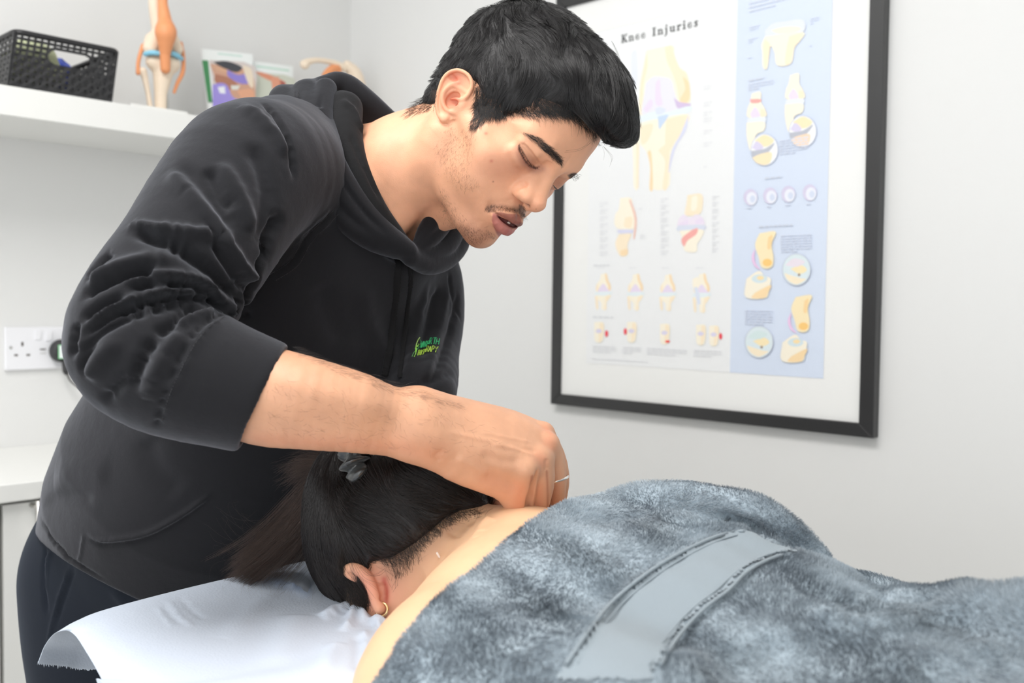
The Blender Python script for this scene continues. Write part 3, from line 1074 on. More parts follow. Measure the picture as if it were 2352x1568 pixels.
bx = (bl + br) / 2
lump('folded_cloth', (bl + .06, SY + .065, SZ + .052), (.052, .045, .048), m_green, 'crumpled pale green cloth seen through the basket handle', 'cloth', 1, .2)
lump('blue_wrapper', (bx + .02, SY + .10, SZ + .045), (.03, .03, .042), m_blue, 'blue wrapper beside the green cloth inside the black basket', 'wrapper', 2, .5)

# ---- anatomical knee joint
m_bone = mat('model_bone', srgb(240, 222, 200), 0.5, var=.05, scale=30)
m_lig = mat('model_ligament', srgb(236, 158, 108), 0.5)
m_men = mat('model_cartilage', srgb(140, 205, 232), 0.4)
KY = 1.905


def Y(px, py, y=KY): return on_y(px, py, y)


def ychain(pts):
    out = []
    for p in pts:
        w = Y(p[0], p[1], KY + (p[3] if len(p) > 3 else 0)); d = (w - np.array([0, 0, H])) @ M[2]
        out.append([*w, p[2] * d / F])
    return out


def sdf_obj(name, clay, lo, hi, h, m, parent, it=1):
    V, Q = surface(clay, lo, hi, h)
    V = relax(V, Q, it)
    return link(name, npmesh(name, V, Q), m, parent, True)


kn = tag(empty('knee_joint_model', tuple(Y(370, 250))), 'anatomical knee joint model with orange ligaments standing on the shelf beside the basket', 'anatomical model')
lo = Y(300, 270) - .06; hi = Y(440, -60) + .06
lo[1] = KY - .07; hi[1] = KY + .07; lo[2] = SZ
f = Clay()
f.chain(ychain([(352, -60, 13), (356, 20, 14), (366, 70, 17), (372, 95, 24)]), k=.01)
f.chain(ychain([(345, 112, 17, -.005), (352, 95, 20)]), k=.012)
f.chain(ychain([(404, 112, 16, -.005), (392, 95, 20)]), k=.012)
hi[2] = 2.05
sdf_obj('thigh_bone', f, lo, hi, .0016, m_bone, kn)
f = Clay()
f.chain(ychain([(352, 142, 17), (396, 148, 17)]), k=.008)
f.chain(ychain([(376, 150, 26), (372, 185, 19), (369, 215, 14), (369, 252, 13)]), k=.012)
sdf_obj('shin_bone', f, lo, hi, .0016, m_bone, kn)
f = Clay()
f.chain(ychain([(328, 163, 9), (333, 180, 7), (340, 215, 5.5), (346, 252, 6)]), k=.008)
sdf_obj('calf_bone', f, lo, hi, .0014, m_bone, kn)
f = Clay()
f.chain(ychain([(374, -60, 10, -.018), (374, 10, 11, -.022), (379, 50, 16, -.03), (381, 76, 22, -.036), (380, 100, 17, -.035), (379, 125, 12, -.03), (380, 158, 11, -.026)]), k=.01)
f.chain(ychain([(381, 78, 20, -.04), (381, 70, 21, -.038)]), k=.01)
sdf_obj('kneecap_tendon', f, lo, hi, .0016, m_lig, kn)
for pts in ([(328, 105, 5), (318, 140, 4.5), (317, 168, 5)], [(415, 100, 5), (421, 130, 4.5), (420, 165, 5), (408, 190, 4.5), (400, 212, 3.5)], [(333, 98, 4), (336, 112, 4), (334, 122, 4)]):
    f = Clay(); f.chain(ychain(pts), k=.004, n=12)
    sdf_obj('side_ligament', f, lo, hi, .0013, m_lig, kn)
f = Clay()
f.chain(ychain([(334, 124, 5.5, -.006), (350, 121, 6, -.02), (366, 123, 6, -.024)]), k=.004, n=8)
f.chain(ychain([(394, 122, 6, -.024), (406, 127, 6, -.02), (417, 135, 5, -.006)]), k=.004, n=8)
sdf_obj('meniscus', f, lo, hi, .0013, m_men, kn)
a = Y(300, 252, SY + .02)[0]; b = Y(432, 260, SY + .02)[0]
MB().box((a, SY + .02, SZ), (b, SY + .2, SZ + .008), .002).build('base', m_white, kn)
# clear stand rod behind the joint
m_rod = mat('stand_rod', srgb(205, 208, 206), 0.3)
MB().tube([Y(384, 255, KY + .05), Y(362, -60, KY + .04)], .004, 10).build('stand_rod', m_rod, kn)

# ---- leaflets leaning on the wall
m_card = vcol_mat('leaflet_print', 0.35)


def booklet(name, pts4, y0_, shapes, label, spine=None):
    e = tag(empty(name, tuple(on_y(*pts4[3], y0_))), label, 'booklet')
    A = [on_y(*p, y0_) for p in pts4]
    z0 = SZ + .0005
    # carry the cover down to the shelf
    A[3] = A[0] + (A[3] - A[0]) * ((A[0][2] - z0) / (A[0][2] - A[3][2])); A[2] = A[1] + (A[2] - A[1]) * ((A[1][2] - z0) / (A[1][2] - A[2][2]))
    back = [p + np.array([0, .008, 0]) for p in A]
    V = list(A) + list(back)
    MB().add(V, [(0, 1, 2, 3), (7, 6, 5, 4), (0, 4, 5, 1), (1, 5, 6, 2), (2, 6, 7, 3), (3, 7, 4, 0)]).build('pages', m_card_w, e)
    v, fs, cs = [], [], []
    for i, (pts, col) in enumerate(shapes):
        b = len(v)
        q = np.array(pts, float)
        if len(q) > 4: q = catmull(np.vstack([q, q[:1]]), len(q) * 3)[:-1]
        for p in q:
            w = on_y(p[0], p[1], y0_ - .0002 - i * .00002)
            w[2] = max(w[2], z0)
            v.append(w)
        fs.append(list(range(b, b + len(q)))); cs.extend([srgb(*col)] * len(q))
    link('cover_print', npmesh('cover_print', v, fs, np.array(cs)), m_card, e)
    if spine:
        s = MB()
        for (pa, pb, pc, pd) in spine:
            s.add([on_y(*pa, y0_ - .0015), on_y(*pb, y0_ - .0015), on_y(*pc, y0_ - .0015), on_y(*pd, y0_ - .0015), on_y(*pa, y0_ + .004), on_y(*pb, y0_ + .004), on_y(*pc, y0_ + .004), on_y(*pd, y0_ + .004)], [(0, 1, 2, 3), (7, 6, 5, 4), (0, 4, 5, 1), (1, 5, 6, 2), (2, 6, 7, 3), (3, 7, 4, 0)])
        s.build('spine', mat('spine_green', srgb(70, 140, 90), .5), e)


m_card_w = mat('leaflet_paper', srgb(240, 242, 242), 0.5)
booklet('leaflet', [(466, 112), (580, 124), (584, 300), (486, 300)], 1.975, [
    ([(466, 112), (580, 124), (581, 148), (468, 136)], (240, 244, 243)),
    ([(500, 121), (556, 127), (556, 131), (500, 125)], (205, 228, 220)),
    ([(481, 138), (582, 150), (586, 225), (583, 300), (496, 300), (489, 200)], (214, 204, 200)),
    ([(482, 146), (560, 158), (583, 180), (585, 250), (560, 258), (530, 225), (500, 190)], (206, 160, 136)),
    ([(490, 142), (520, 140), (550, 150), (556, 158), (540, 166), (505, 152)], (66, 68, 74)),
    ([(486, 150), (525, 160), (530, 170), (500, 162)], (214, 170, 140)),
    ([(522, 160), (548, 172), (572, 168), (576, 190), (552, 192), (524, 176)], (146, 132, 208)),
    ([(494, 170), (530, 180), (548, 200), (520, 206), (494, 188)], (176, 122, 100)),
    ([(558, 150), (578, 160), (582, 200), (572, 195), (562, 170)], (236, 220, 198)),
    ([(488, 195), (505, 190), (522, 196), (534, 222), (560, 240), (560, 300), (496, 300)], (160, 146, 222)),
    ([(500, 200), (516, 198), (518, 215), (505, 214)], (236, 238, 246)),
    ([(530, 196), (552, 196), (546, 206), (532, 206)], (222, 222, 214)),
    ([(545, 208), (575, 204), (584, 216), (580, 235), (560, 232)], (226, 168, 136)),
], 'medical leaflet with green spine and purple gloved hands on its cover, on the shelf', spine=[((464, 138), (478, 139), (488, 235), (478, 235))])
booklet('leaflet', [(582, 140), (673, 152), (676, 300), (588, 300)], 1.995, [
    ([(582, 140), (673, 152), (673, 176), (583, 166)], (238, 243, 242)),
    ([(590, 150), (664, 160), (664, 164), (590, 154)], (190, 222, 208)),
    ([(583, 166), (673, 178), (675, 230), (674, 300), (590, 300), (585, 220)], (206, 210, 196)),
    ([(584, 163), (610, 168), (640, 180), (656, 190), (655, 205), (630, 190), (600, 176)], (222, 150, 122)),
    ([(622, 178), (640, 176), (644, 206), (626, 206)], (226, 158, 130)),
    ([(644, 184), (656, 190), (654, 204), (646, 206)], (170, 92, 84)),
], 'narrower medical leaflet with a pinching hand on its cover, behind the man\'s shoulder')

# ---- shoulder joint
KY = 1.93
sm = tag(empty('shoulder_joint_model', tuple(Y(800, 330))), 'anatomical shoulder model with curved collarbone and orange tendon at the shelf corner', 'anatomical model')
lo = Y(680, 340) - .05; hi = Y(850, 120) + .05; lo[1] = KY - .06; hi[1] = KY + .06; lo[2] = SZ
f = Clay()
f.chain(ychain([(700, 148, 11), (708, 142, 8), (730, 138, 6), (765, 144, 6.5), (790, 156, 9)]), k=.006, n=14)
sdf_obj('collarbone', f, lo, hi, .0013, m_bone, sm)
f = Clay()
f.chain(ychain([(798, 150, 11), (815, 172, 17), (825, 215, 18), (826, 260, 15), (820, 330, 12)]), k=.008, n=14)
f.chain(ychain([(770, 200, 15), (775, 230, 14), (778, 330, 10)]), k=.01)
sdf_obj('shoulder_blade', f, lo, hi, .0016, m_bone, sm)
f = Clay()
f.chain(ychain([(745, 172, 6), (760, 160, 9), (775, 155, 8), (778, 165, 6)]), k=.006, n=10)
sdf_obj('tendon', f, lo, hi, .0013, m_lig, sm)
MB().box((Y(755, 330)[0], KY - .05, SZ), (Y(840, 330)[0], KY + .05, SZ + .012), .002).build('base', m_white, sm)

# ================================================================ WALL SOCKET
m_plate = mat('socket_plastic', srgb(238, 238, 242), 0.25)
m_hole = mat('socket_slot', (0.06, 0.045, 0.035), 0.6)
a = on_y(8, 751, WY); b = on_y(10, 850, WY)
sx0, sz1 = a[0], a[2]; sz0 = b[2]; sx1 = sx0 + .146
so = tag(empty('wall_socket', (sx0 + .073, WY, sz0)), 'white double wall socket with USB ports above the worktop', 'wall socket')
MB().box((sx0, WY - .009, sz0), (sx1, WY - .0002, sz1), .0025).build('faceplate', m_plate, so)
WF = WY - .0094
s = MB()
for p, w2, h2 in (((51.5, 790), .002, .004), ((37, 815.5), .0034, .0018), ((65, 815), .0034, .0018)):
    q = on_y(*p, WF); s.box((q[0] - w2, WF, q[2] - h2), (q[0] + w2, WF + .001, q[2] + h2))
s.build('pin_slots', m_hole, so)
for p in ((98.5, 802), (99, 811)):
    q = on_y(*p, WF); MB().box((q[0] - .0055, WF, q[2] - .0014), (q[0] + .0055, WF + .001, q[2] + .0014)).build('usb_port', m_hole if p[1] < 805 else mat('port_grey', srgb(200, 200, 200), .5), so)
for p in ((87, 770), (112, 772)):
    q = on_y(*p, WF); MB().box((q[0] - .006, WF - .0022, q[2] - .009), (q[0] + .006, WF + .001, q[2] + .009), .0008).build('switch', m_plate, so)
q = on_y(24.5, 798, WF)
MB().tube([(q[0], WF + .0006, q[2]), (q[0], WF - .0008, q[2])], .0032, 16).build('screw', mat('screw_steel', (.75, .75, .73), .25, metal=1), so)
q = on_y(147, 806, WY - .03); r = .0235
ch = tag(empty('phone_charger', tuple(q)), 'round black plug charger with green edged label in the wall socket', 'charger')
prof = [(0, r * .7), (.004, r * .93), (.014, r), (.02, r)]
th = np.linspace(0, 2 * math.pi, 37)
G = [[(q[0] + 1e-5 * math.cos(t), WY - .034, q[2] + 1e-5 * math.sin(t)) for t in th]] + [[(q[0] + rr * math.cos(t), WY - .034 + d, q[2] + rr * math.sin(t)) for t in th] for d, rr in prof]
MB().grid(G).build('housing', mat('charger_plastic', (.03, .03, .032), .45), ch, True)
l0 = on_y(134, 792, WY - .0345); l1 = on_y(163, 823, WY - .0345)
MB().box((l0[0], WY - .0352, l1[2]), (l1[0], WY - .0338, l0[2])).build('label_edge', mat('label_green', srgb(120, 210, 140), .4), ch)
MB().box((l0[0] + .0014, WY - .0356, l1[2] + .0014), (l1[0], WY - .0350, l0[2] - .0014)).build('label_face', mat('label_white', srgb(238, 246, 244), .4), ch)
MB().tube([on_y(149, 826, WY - .03), on_y(151, 853, WY - .03), on_y(153, 860, WY - .03)], [.0068, .0062, .0035], 12).build('plug_collar', mat('collar_plastic', (.03, .03, .032), .5), ch, True)
cp = catmull([on_y(153, 855, WY - .03), on_y(160, 872, WY - .03), on_y(175, 886, WY - .03), on_y(200, 905, WY - .035), (on_y(240, 930, WY - .05)), (on_y(260, 990, WY - .08)[0], WY - .09, CZ + .003), (on_y(320, 1000, WY - .1)[0], WY - .15, CZ + .0025)], 40)
MB().tube(cp, .0017, 8).build('cable', mat('cable_black', (.03, .028, .024), .5), ch, True)

# ================================================================ THE STANDING MAN: head and neck (sculpted in head-centred millimetres)
HR = np.array([[-0.56317683, 0.46714913, 0.68161833], [-0.22206157, 0.70896761, -0.66936805], [-0.79594002, -0.52833381, -0.29553826]])
HT = np.array([-16.877, -228.431, 1078.689])


def h2c(p): return (np.asarray(p, float) @ HR.T + HT) / 1000.0


def c2h(p): return (np.asarray(p, float) * 1000.0 - HT) @ HR


def hray(px, py):
    d = np.array([(px - 1176) / F, (py - 784) / F, 1.0])
    return -HR.T @ HT, HR.T @ d


def hx(px, py, x):
    o, d = hray(px, py); return o + d * ((x - o[0]) / d[0])


head = Clay(sym=True)
# skull
head.ell((0, -2, 46), (73, 94, 79))
head.ell((0, 40, -4), (63, 45, 50), k=22)
# temples a little hollow, cheekbones
head.ell((43, 53, -8), (20, 16, 15), k=18)
head.chain([(58, 35, -4, 9), (70, 4, 0, 6)], k=16)
# jaw
head.chain([(52, 6, -28, 14), (50, 16, -54, 12), (38, 42, -70, 12), (18, 68, -80, 13), (0, 76, -81, 13)], k=22)
head.ell((0, 62, -46), (36, 36, 36), k=18)
head.ell((0, 80, -82), (19, 14, 14), k=12)
head.ell((36, 40, -38), (24, 34, 30), k=18)
head.ell((0, 30, -62), (34, 40, 22), k=18)
# brow ridge
head.chain([(6, 90, 35, 9), (26, 86, 40, 9), (46, 70, 39, 8), (56, 55, 33, 7)], k=12)
head.ell((0, 57, 66), (48, 35, 38), k=20)
# sockets
head.ell((31, 95, 17), (16, 12, 10.5), k=9, cut=True)
head.ell((16, 98, 16), (7, 9, 11), k=8, cut=True)
head.ell((66, 62, 34), (10, 16, 22), k=16, cut=True)
# nose
head.chain([(0, 91, 28, 7), (0, 96, 14, 6.5), (0, 101, 3, 7), (0, 105.5, -5, 8.2), (0, 107.8, -9.3, 9.4)], k=9, sym=False)
head.chain([(6, 84, 16, 8), (9, 90, 0, 10), (8, 97, -9, 9)], k=8)
head.ell((12.5, 98, -12.6), (7.4, 9.5, 7.6), k=5)
head.ell((17.5, 91.5, -13), (4.6, 8, 8), k=4)
head.chain([(0, 108, -15.5, 4.2), (0, 101, -21.5, 4.6)], k=5, sym=False)
head.chain([(13.0, 98.5, -20.6, 2.3), (10, 102.5, -19.4, 3.0), (6.8, 106.5, -18, 2.4)], k=1.2, cut=True)
head.chain([(10, 102.5, -19.4, 2.8), (9, 101, -13, 2.4)], k=1.2, cut=True)
# crease around the wing of the nose
head.chain([(18, 94, -4, .8), (22.5, 92, -11, 1.3), (21.5, 92, -20, 1.4)], k=5, cut=True)
# mouth
head.chain([(22.5, 91.5, -46, 3.2), (15, 95.6, -42.5, 4.9), (7, 99, -39.6, 5.6), (0, 100.3, -39.8, 5.6)], k=4)
head.chain([(0, 101, -30, 2.0), (0, 105, -36, 2.4)], k=5, cut=True, sym=False)
head.chain([(20, 92, -50.5, 3.0), (12.5, 95.8, -54.4, 5.4), (6, 98.6, -56, 6.5), (0, 99.8, -56.5, 6.6)], k=4)
head.chain([(25, 93, -47.6, .7), (19, 98, -47.2, .8), (9, 104, -47.8, .9), (0, 107, -48, .9)], k=1.4, cut=True)
head.chain([(17, 95, -47.6, .8), (9, 99.5, -47.9, 1.6), (0, 101, -48, 1.8)], k=1.2, cut=True)
head.chain([(14, 97, -69, 3.5), (0, 101, -69, 4.5)], k=8, cut=True)
head.ell((30, 93, -47), (3.5, 5, 6), k=7, cut=True)
# eyes: the eyeball behind closed-down lids
EC = np.array([31.0, 72.0, 19.0])


def lid_fn(P):
    q = P - EC
    d = np.linalg.norm(q * np.array([.88, 1, 1.0]), axis=1) - 14.2
    return d


head.chain([(17, 84, 27, 5), (31, 85, 28.5, 5.5), (44, 75, 27, 4.5)], k=8)
head.fn(lid_fn, EC - 17, EC + 17, k=3.5)
# lower lid bag
head.chain([(45, 72, 13, 3.0), (36, 80, 9.5, 3.6), (24, 83, 10.0, 3.2)], k=8, n=10)
# neck
NB = [c2h(C(930, 388, 1.105)), c2h(C(865, 455, 1.13)), c2h(C(800, 530, 1.16))]
head.chain([(0, 0, -24, 54), (*NB[0], 57), (*NB[1], 61), (*NB[2], 68)], k=26, sym=False)
head.chain([(0, -50, -22, 36), (*c2h(C(975, 322, 1.11)), 36), (*c2h(C(880, 352, 1.13)), 35), (*c2h(C(770, 380, 1.15)), 46)], k=24, sym=False)
# neck muscle running from behind the ear to the collar bone, throat
a0, a1 = c2h(C(1000, 330, 1.045)), c2h(C(905, 520, 1.09))
head.chain([(58, -14, -24, 14), (*a0, 15), (*c2h(C(945, 440, 1.075)), 13), (*a1, 12)], k=20, sym=False, n=10)
head.chain([(0, 46, -76, 16), (*c2h(C(975, 505, 1.13)), 18), (*c2h(C(925, 535, 1.14)), 22), (*c2h(C(850, 580, 1.17)), 40)], k=16, sym=False)
# chest under the collar
head.ell(c2h(C(800, 545, 1.20)), (75, 80, 70), k=20, sym=False)

# ---- ear, laid out on its own plane
ev = np.array([.45, -.89, 0]); ev /= np.linalg.norm(ev)
ew = np.array([.10, -.25, .96]); ew -= ev * (ev @ ew); ew /= np.linalg.norm(ew)
en = -np.cross(ev, ew)
EP = np.array([75.0, 4.0, 1.0])


def ear(zx, zy, off=0.0):
    o, d = hray(980 + zx / 10.45, 150 + zy / 10.45)
    t = ((EP - o) @ en) / (d @ en)
    return o + d * t + en * off


def echain(pts, k, cut=False, n=None):
    head.chain([(*ear(p[0], p[1], p[3]), p[2]) for p in pts], k=k, cut=cut, n=n)


outline = np.array([ear(*p) for p in [(720, 110), (880, 135), (1010, 210), (1095, 320), (1125, 450), (1135, 560), (1080, 680), (960, 850), (900, 1000), (800, 1180), (620, 1330), (540, 1395), (430, 1370), (310, 1270), (235, 1150), (212, 1000), (220, 800), (250, 650), (300, 500), (350, 350), (435, 235), (560, 145)]])
O2 = np.stack([(outline - EP) @ ev, (outline - EP) @ ew], 1)
O2 = catmull(np.vstack([O2, O2[:1]]), 80)


def plate(P):
    q = np.stack([(P - EP) @ ev, (P - EP) @ ew], 1)
    w = (P - EP) @ en
    d = np.full(len(q), 1e9); ins = np.zeros(len(q), bool)
    for i in range(len(O2) - 1):
        a, b = O2[i], O2[i + 1]; e = b - a
        t = np.clip(((q - a) @ e) / (e @ e + 1e-12), 0, 1)
        d = np.minimum(d, np.linalg.norm(q - a - t[:, None] * e, axis=1))
        c = (a[1] > q[:, 1]) != (b[1] > q[:, 1])
        xi = a[0] + (q[:, 1] - a[1]) / (b[1] - a[1] + 1e-12) * (b[0] - a[0])
        ins ^= c & (q[:, 0] < xi)
    d = np.where(ins, -d, d)
    w0 = -1.6
    return np.maximum(d + 0.3, np.abs(w - w0) - 1.7)


ec = outline.mean(0)
head.ell(ear(760, 850, -10), (9, 15, 20), k=8)
head.ell(ear(680, 600, -6), (3.5, 14, 20), k=4, rot=np.stack([en, -ev, ew], 1))
head.ell(ear(640, 700, -7), (4.5, 11, 17), k=4, rot=np.stack([en, -ev, ew], 1))
head.fn(plate, ec - 36, ec + 36, k=1.6)
head.ell(ear(620, 830, -1.5), (3.6, 6.8, 9.5), k=2.5, rot=np.stack([en, -ev, ew], 1), cut=True)
head.ell(ear(760, 980, -3.5), (4.5, 3.6, 4.6), k=2.0, rot=np.stack([en, -ev, ew], 1), cut=True)
head.ell(ear(620, 300, -.2), (1.5, 11, 3.0), k=1.5, rot=np.stack([en, -ev, ew], 1), cut=True)
echain([(560, 800, 1.0, -3.5), (700, 800, 1.7, -1.5), (850, 835, 2.1, 0.5), (960, 770, 2.2, 1.6), (1050, 640, 2.2, 1.8), (1095, 500, 2.1, 1.8), (1085, 380, 2.1, 1.8), (1030, 270, 2.1, 1.6), (930, 180, 2.1, 1.4), (800, 128, 2.1, 1.2), (700, 125, 2.1, 1.2), (560, 172, 2.1, 1.2), (450, 262, 2.0, 1.1), (372, 390, 2.0, .9), (320, 530, 1.9, .6), (278, 660, 1.9, .4), (250, 800, 1.9, .2), (240, 950, 1.9, 0), (255, 1080, 2.0, 0), (310, 1210, 2.4, 0), (400, 1300, 2.8, -.2)], k=1.3, n=70)
echain([(600, 1130, 1.6, .3), (500, 1090, 2.0, .6), (430, 1000, 2.0, .6), (392, 880, 2.1, .6), (390, 760, 2.2, .5), (430, 630, 2.4, .3), (520, 520, 2.5, -.2), (640, 450, 2.5, -.6), (760, 420, 2.0, -1.2)], k=2.2, n=34)
echain([(640, 470, 2.2, -.8), (760, 530, 2.0, -1.0), (860, 590, 1.8, -1.2), (950, 650, 1.5, -1.2)], k=2.2, n=12)
echain([(900, 900, 3.0, -1.0), (850, 990, 3.2, 0.0), (800, 1060, 2.6, 0.0)], k=3, n=6)
echain([(640, 1130, 2.2, -.4), (740, 1140, 2.2, -.6)], k=3)
head.ell(ear(420, 1240, -.8), (3.0, 6.0, 5.5), k=3)
echain([(540, 1370, .8, 0), (640, 1320, .9, -.5)], 1.2, cut=True)

hb_lo = np.array([-135., -175., -215.]); hb_hi = np.array([135., 128., 132.])
Vh, Qh = surface(head, hb_lo, hb_hi, .85)
Vh = relax(Vh, Qh, 1, .4)
HV = Vh.copy()
hs = Sculpt(h2c(Vh), Qh)
# eyelids: rim of the upper lid, slit under it, rim of the lower lid, crease above
UL = [(1193, 331), (1196.5, 340), (1202, 349.5), (1208.5, 361), (1217, 373.5), (1227, 381.5), (1235, 384)]
LL = [(1187, 334), (1190, 349), (1197, 364), (1208, 379.5), (1221, 388.5), (1233, 391)]
MID = [(1191, 334), (1194.5, 347), (1200.5, 358.5), (1208, 371), (1218.5, 381.5), (1230, 387)]
CR = [(1196, 327), (1208, 335), (1221, 350), (1232, 365), (1243, 379)]
hs.fold(UL, .0022, .0010)
hs.fold(LL, .0022, .0008)
hs.redo()
hs.fold(MID, .0017, -.0020)
hs.fold(CR, .0016, -.0008)
hs.fold([(1203, 328), (1216, 338), (1229, 353), (1240, 366)], .003, .0006)
hs.fold([(1240, 384), (1252, 378), (1262, 370)], .004, -.0012)
# smile fold, corner of the mouth, fold under the lower lip
hs.fold([(1183, 459), (1160, 466), (1135, 470), (1112, 475)], .006, -.0012)
hs.fold([(1128, 484), (1137, 490), (1144, 494)], .0022, -.0010)
hs.fold([(1117, 520), (1124, 532), (1136, 545)], .004, -.0012)
hs.redo()

SKIN = np.array(srgb(239, 178, 143)); SKIN_D = np.array(srgb(196, 134, 102)); RED_ = np.array(srgb(206, 112, 88))
n = len(HV)
hs.col = np.tile(SKIN, (n, 1))
x_, y_, z_ = HV.T


def blob(c, r, color, a):
    w = a * np.exp(-(((HV - np.array(c)) / np.array(r)) ** 2).sum(1) * 1.3)
    hs.col[:] = hs.col * (1 - w[:, None]) + np.array(color) * w[:, None]


for s_ in (1, -1):
    blob((s_ * 42, 72, -8), (22, 18, 20), srgb(228, 158, 130), .5)
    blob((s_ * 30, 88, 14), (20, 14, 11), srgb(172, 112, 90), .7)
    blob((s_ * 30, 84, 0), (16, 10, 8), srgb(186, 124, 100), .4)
    blob((s_ * 48, 30, -50), (26, 36, 30), srgb(208, 150, 118), .5)
    blob((s_ * 24, 76, -72), (22, 22, 20), srgb(188, 134, 106), .5)
for s_ in (1, -1): blob((s_ * 29, 91, -49), (7, 10, 11), srgb(204, 146, 116), .6)  # stubble-toned tint painted to damp the highlight beside the mouth corners
blob((0, 108, -12), (14, 14, 12), srgb(222, 150, 120), .5)
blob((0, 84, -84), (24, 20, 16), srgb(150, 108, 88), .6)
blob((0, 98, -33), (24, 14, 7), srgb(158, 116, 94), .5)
blob(ear(640, 850, 0), (9, 13, 9), srgb(206, 96, 74), .8)
blob(ear(700, 300, 0), (9, 12, 8), srgb(214, 100, 80), .7)
LIP, LIPU = srgb(176, 104, 98), srgb(150, 88, 76)
for s_ in (-1,):
    hs.tint(h2c([(s_ * 24, 93, -45), (s_ * 16, 99, -42), (s_ * 7, 103.5, -41), (0, 105, -42)]), .0036, LIPU, .95, True)
    hs.tint(h2c([(s_ * 21, 93, -51), (s_ * 13, 100, -54.5), (s_ * 5, 104, -56), (0, 105.5, -56)]), .0050, LIP, .95, True)
hs.paint([(1136, 489), (1150, 487), (1163, 490), (1178, 491), (1189, 492), (1195, 499), (1198, 508), (1196, 516), (1188, 524), (1176, 524), (1166, 510), (1156, 500), (1146, 494)], LIPU, .9, 3)
hs.paint([(1132, 489), (1146, 494), (1158, 504), (1166, 514), (1177, 525), (1174, 538), (1158, 548), (1146, 544), (1136, 526), (1130, 508)], LIP, .9, 3)
hs.tint(h2c([(-17, 95, -47.6), (-9, 98.5, -47.9), (0, 100, -48), (9, 98.5, -47.9), (17, 95, -47.6)]), .0030, srgb(84, 30, 30), .95, True)
hs.tint([(1138, 490), (1150, 496), (1160, 506), (1168, 516), (1177, 524)], .0007, srgb(110, 46, 44), .7)
hs.tint(h2c([(13, 98.5, -20), (10, 101.5, -17.5), (7, 105, -16.5)]), .0030, srgb(60, 26, 22), .85)  # shade inside the near nostril, painted into the skin colour
hs.tint(MID, .0012, srgb(64, 40, 34), .95, True)
hs.tint(UL, .0008, srgb(92, 54, 44), .8)
hs.tint(CR, .0012, srgb(190, 128, 104), .4)
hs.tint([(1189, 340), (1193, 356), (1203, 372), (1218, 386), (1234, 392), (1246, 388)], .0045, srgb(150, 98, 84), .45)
hs.paint([(1204, 306), (1222, 311), (1242, 319), (1262, 336), (1280, 354), (1291, 370), (1286, 376), (1266, 362), (1246, 344), (1224, 324)], srgb(96, 64, 50), .6, 9)
hs.paint([(1304, 402), (1318, 397), (1331, 402), (1326, 415), (1310, 412)], srgb(50, 36, 30), .9, 4)
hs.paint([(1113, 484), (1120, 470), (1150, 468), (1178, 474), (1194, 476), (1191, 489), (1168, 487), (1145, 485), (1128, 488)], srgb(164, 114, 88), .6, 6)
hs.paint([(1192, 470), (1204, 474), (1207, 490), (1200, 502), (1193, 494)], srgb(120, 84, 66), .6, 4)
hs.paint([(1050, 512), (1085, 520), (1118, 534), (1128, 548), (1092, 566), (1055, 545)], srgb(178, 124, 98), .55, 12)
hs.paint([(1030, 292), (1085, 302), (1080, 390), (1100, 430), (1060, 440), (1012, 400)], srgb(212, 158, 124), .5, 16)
hs.tint([(1233, 386), (1238, 383)], .0016, srgb(120, 60, 48), .7)
for s_ in (1, -1):
    hs.tint(h2c([(s_ * 12.5, 99.5, -20.5), (s_ * 9.5, 103, -19), (s_ * 6.5, 106.5, -17.6)]), .0025, srgb(84, 40, 32), .7)  # nostril openings darkened in colour, as shade in the hollow
for q, r_, c_ in (((1132, 417), .0009, (90, 50, 40)), ((1116, 306), .0022, (206, 110, 96)), ((1128, 370), .0022, (206, 116, 96)), ((1231, 480), .0006, (110, 50, 40))):
    hs.tint([q, (q[0] + 1, q[1])], r_, srgb(*c_), .6)
m_skin = vcol_mat('man_skin', 0.48, sss=0.12, bump=0.28, scale=800, spec=0.4, mottled=.07)

# ---------------------------------------------------------------- the man's hair
hv = Clay(sym=True)
hv.ell((0, -16, 58), (81, 108, 91), k=10)
hv.ell((0, -60, -2), (58, 45, 62), k=20)
hv.ell((0, 46, 108), (60, 62, 42), k=24)
hv.ell((-2, 92, 104), (45, 36, 22), k=16, sym=False)
HY = [-130, -105, -92, -75, -52, -32, -18, -2, 14, 24, 28, 33, 38, 41, 47, 55, 66, 74, 84, 98, 112, 150]
HZ = [-80, -76, -66, -52, -24, 8, 27, 30, 26, 16, 3, 1, 6, 24, 36, 48, 62, 74, 80, 82, 80, 80]


def hairline(P):
    return np.interp(P[:, 1], HY, HZ) - P[:, 2]


class HairF:
    _pad = 0.0

    def __call__(s, P):
        hv._pad = s._pad
        return smax(hv(P), hairline(P) * .75, 7.0)


hf = HairF()
Vc, Qc = surface(hf, (-100, -150, -95), (100, 160, 175), 1.8)
Nc = normals(Vc, Qc)
m_cap = mat('hair_undercoat', (0.010, 0.009, 0.010), 0.55, bump=.6, scale=350)
m_hair = vcol_mat('hair_strand', 0.27, spec=0.8)


def noise3(P, sc, seed):
    r = np.random.default_rng(seed)
    out = np.zeros((len(P), 3))
    for _ in range(5):
        w = r.normal(0, 1, (3, 3)) / sc; ph = r.uniform(0, 6.28, 3)
        out += np.sin(P @ w + ph)
    return out / 5 ** .5


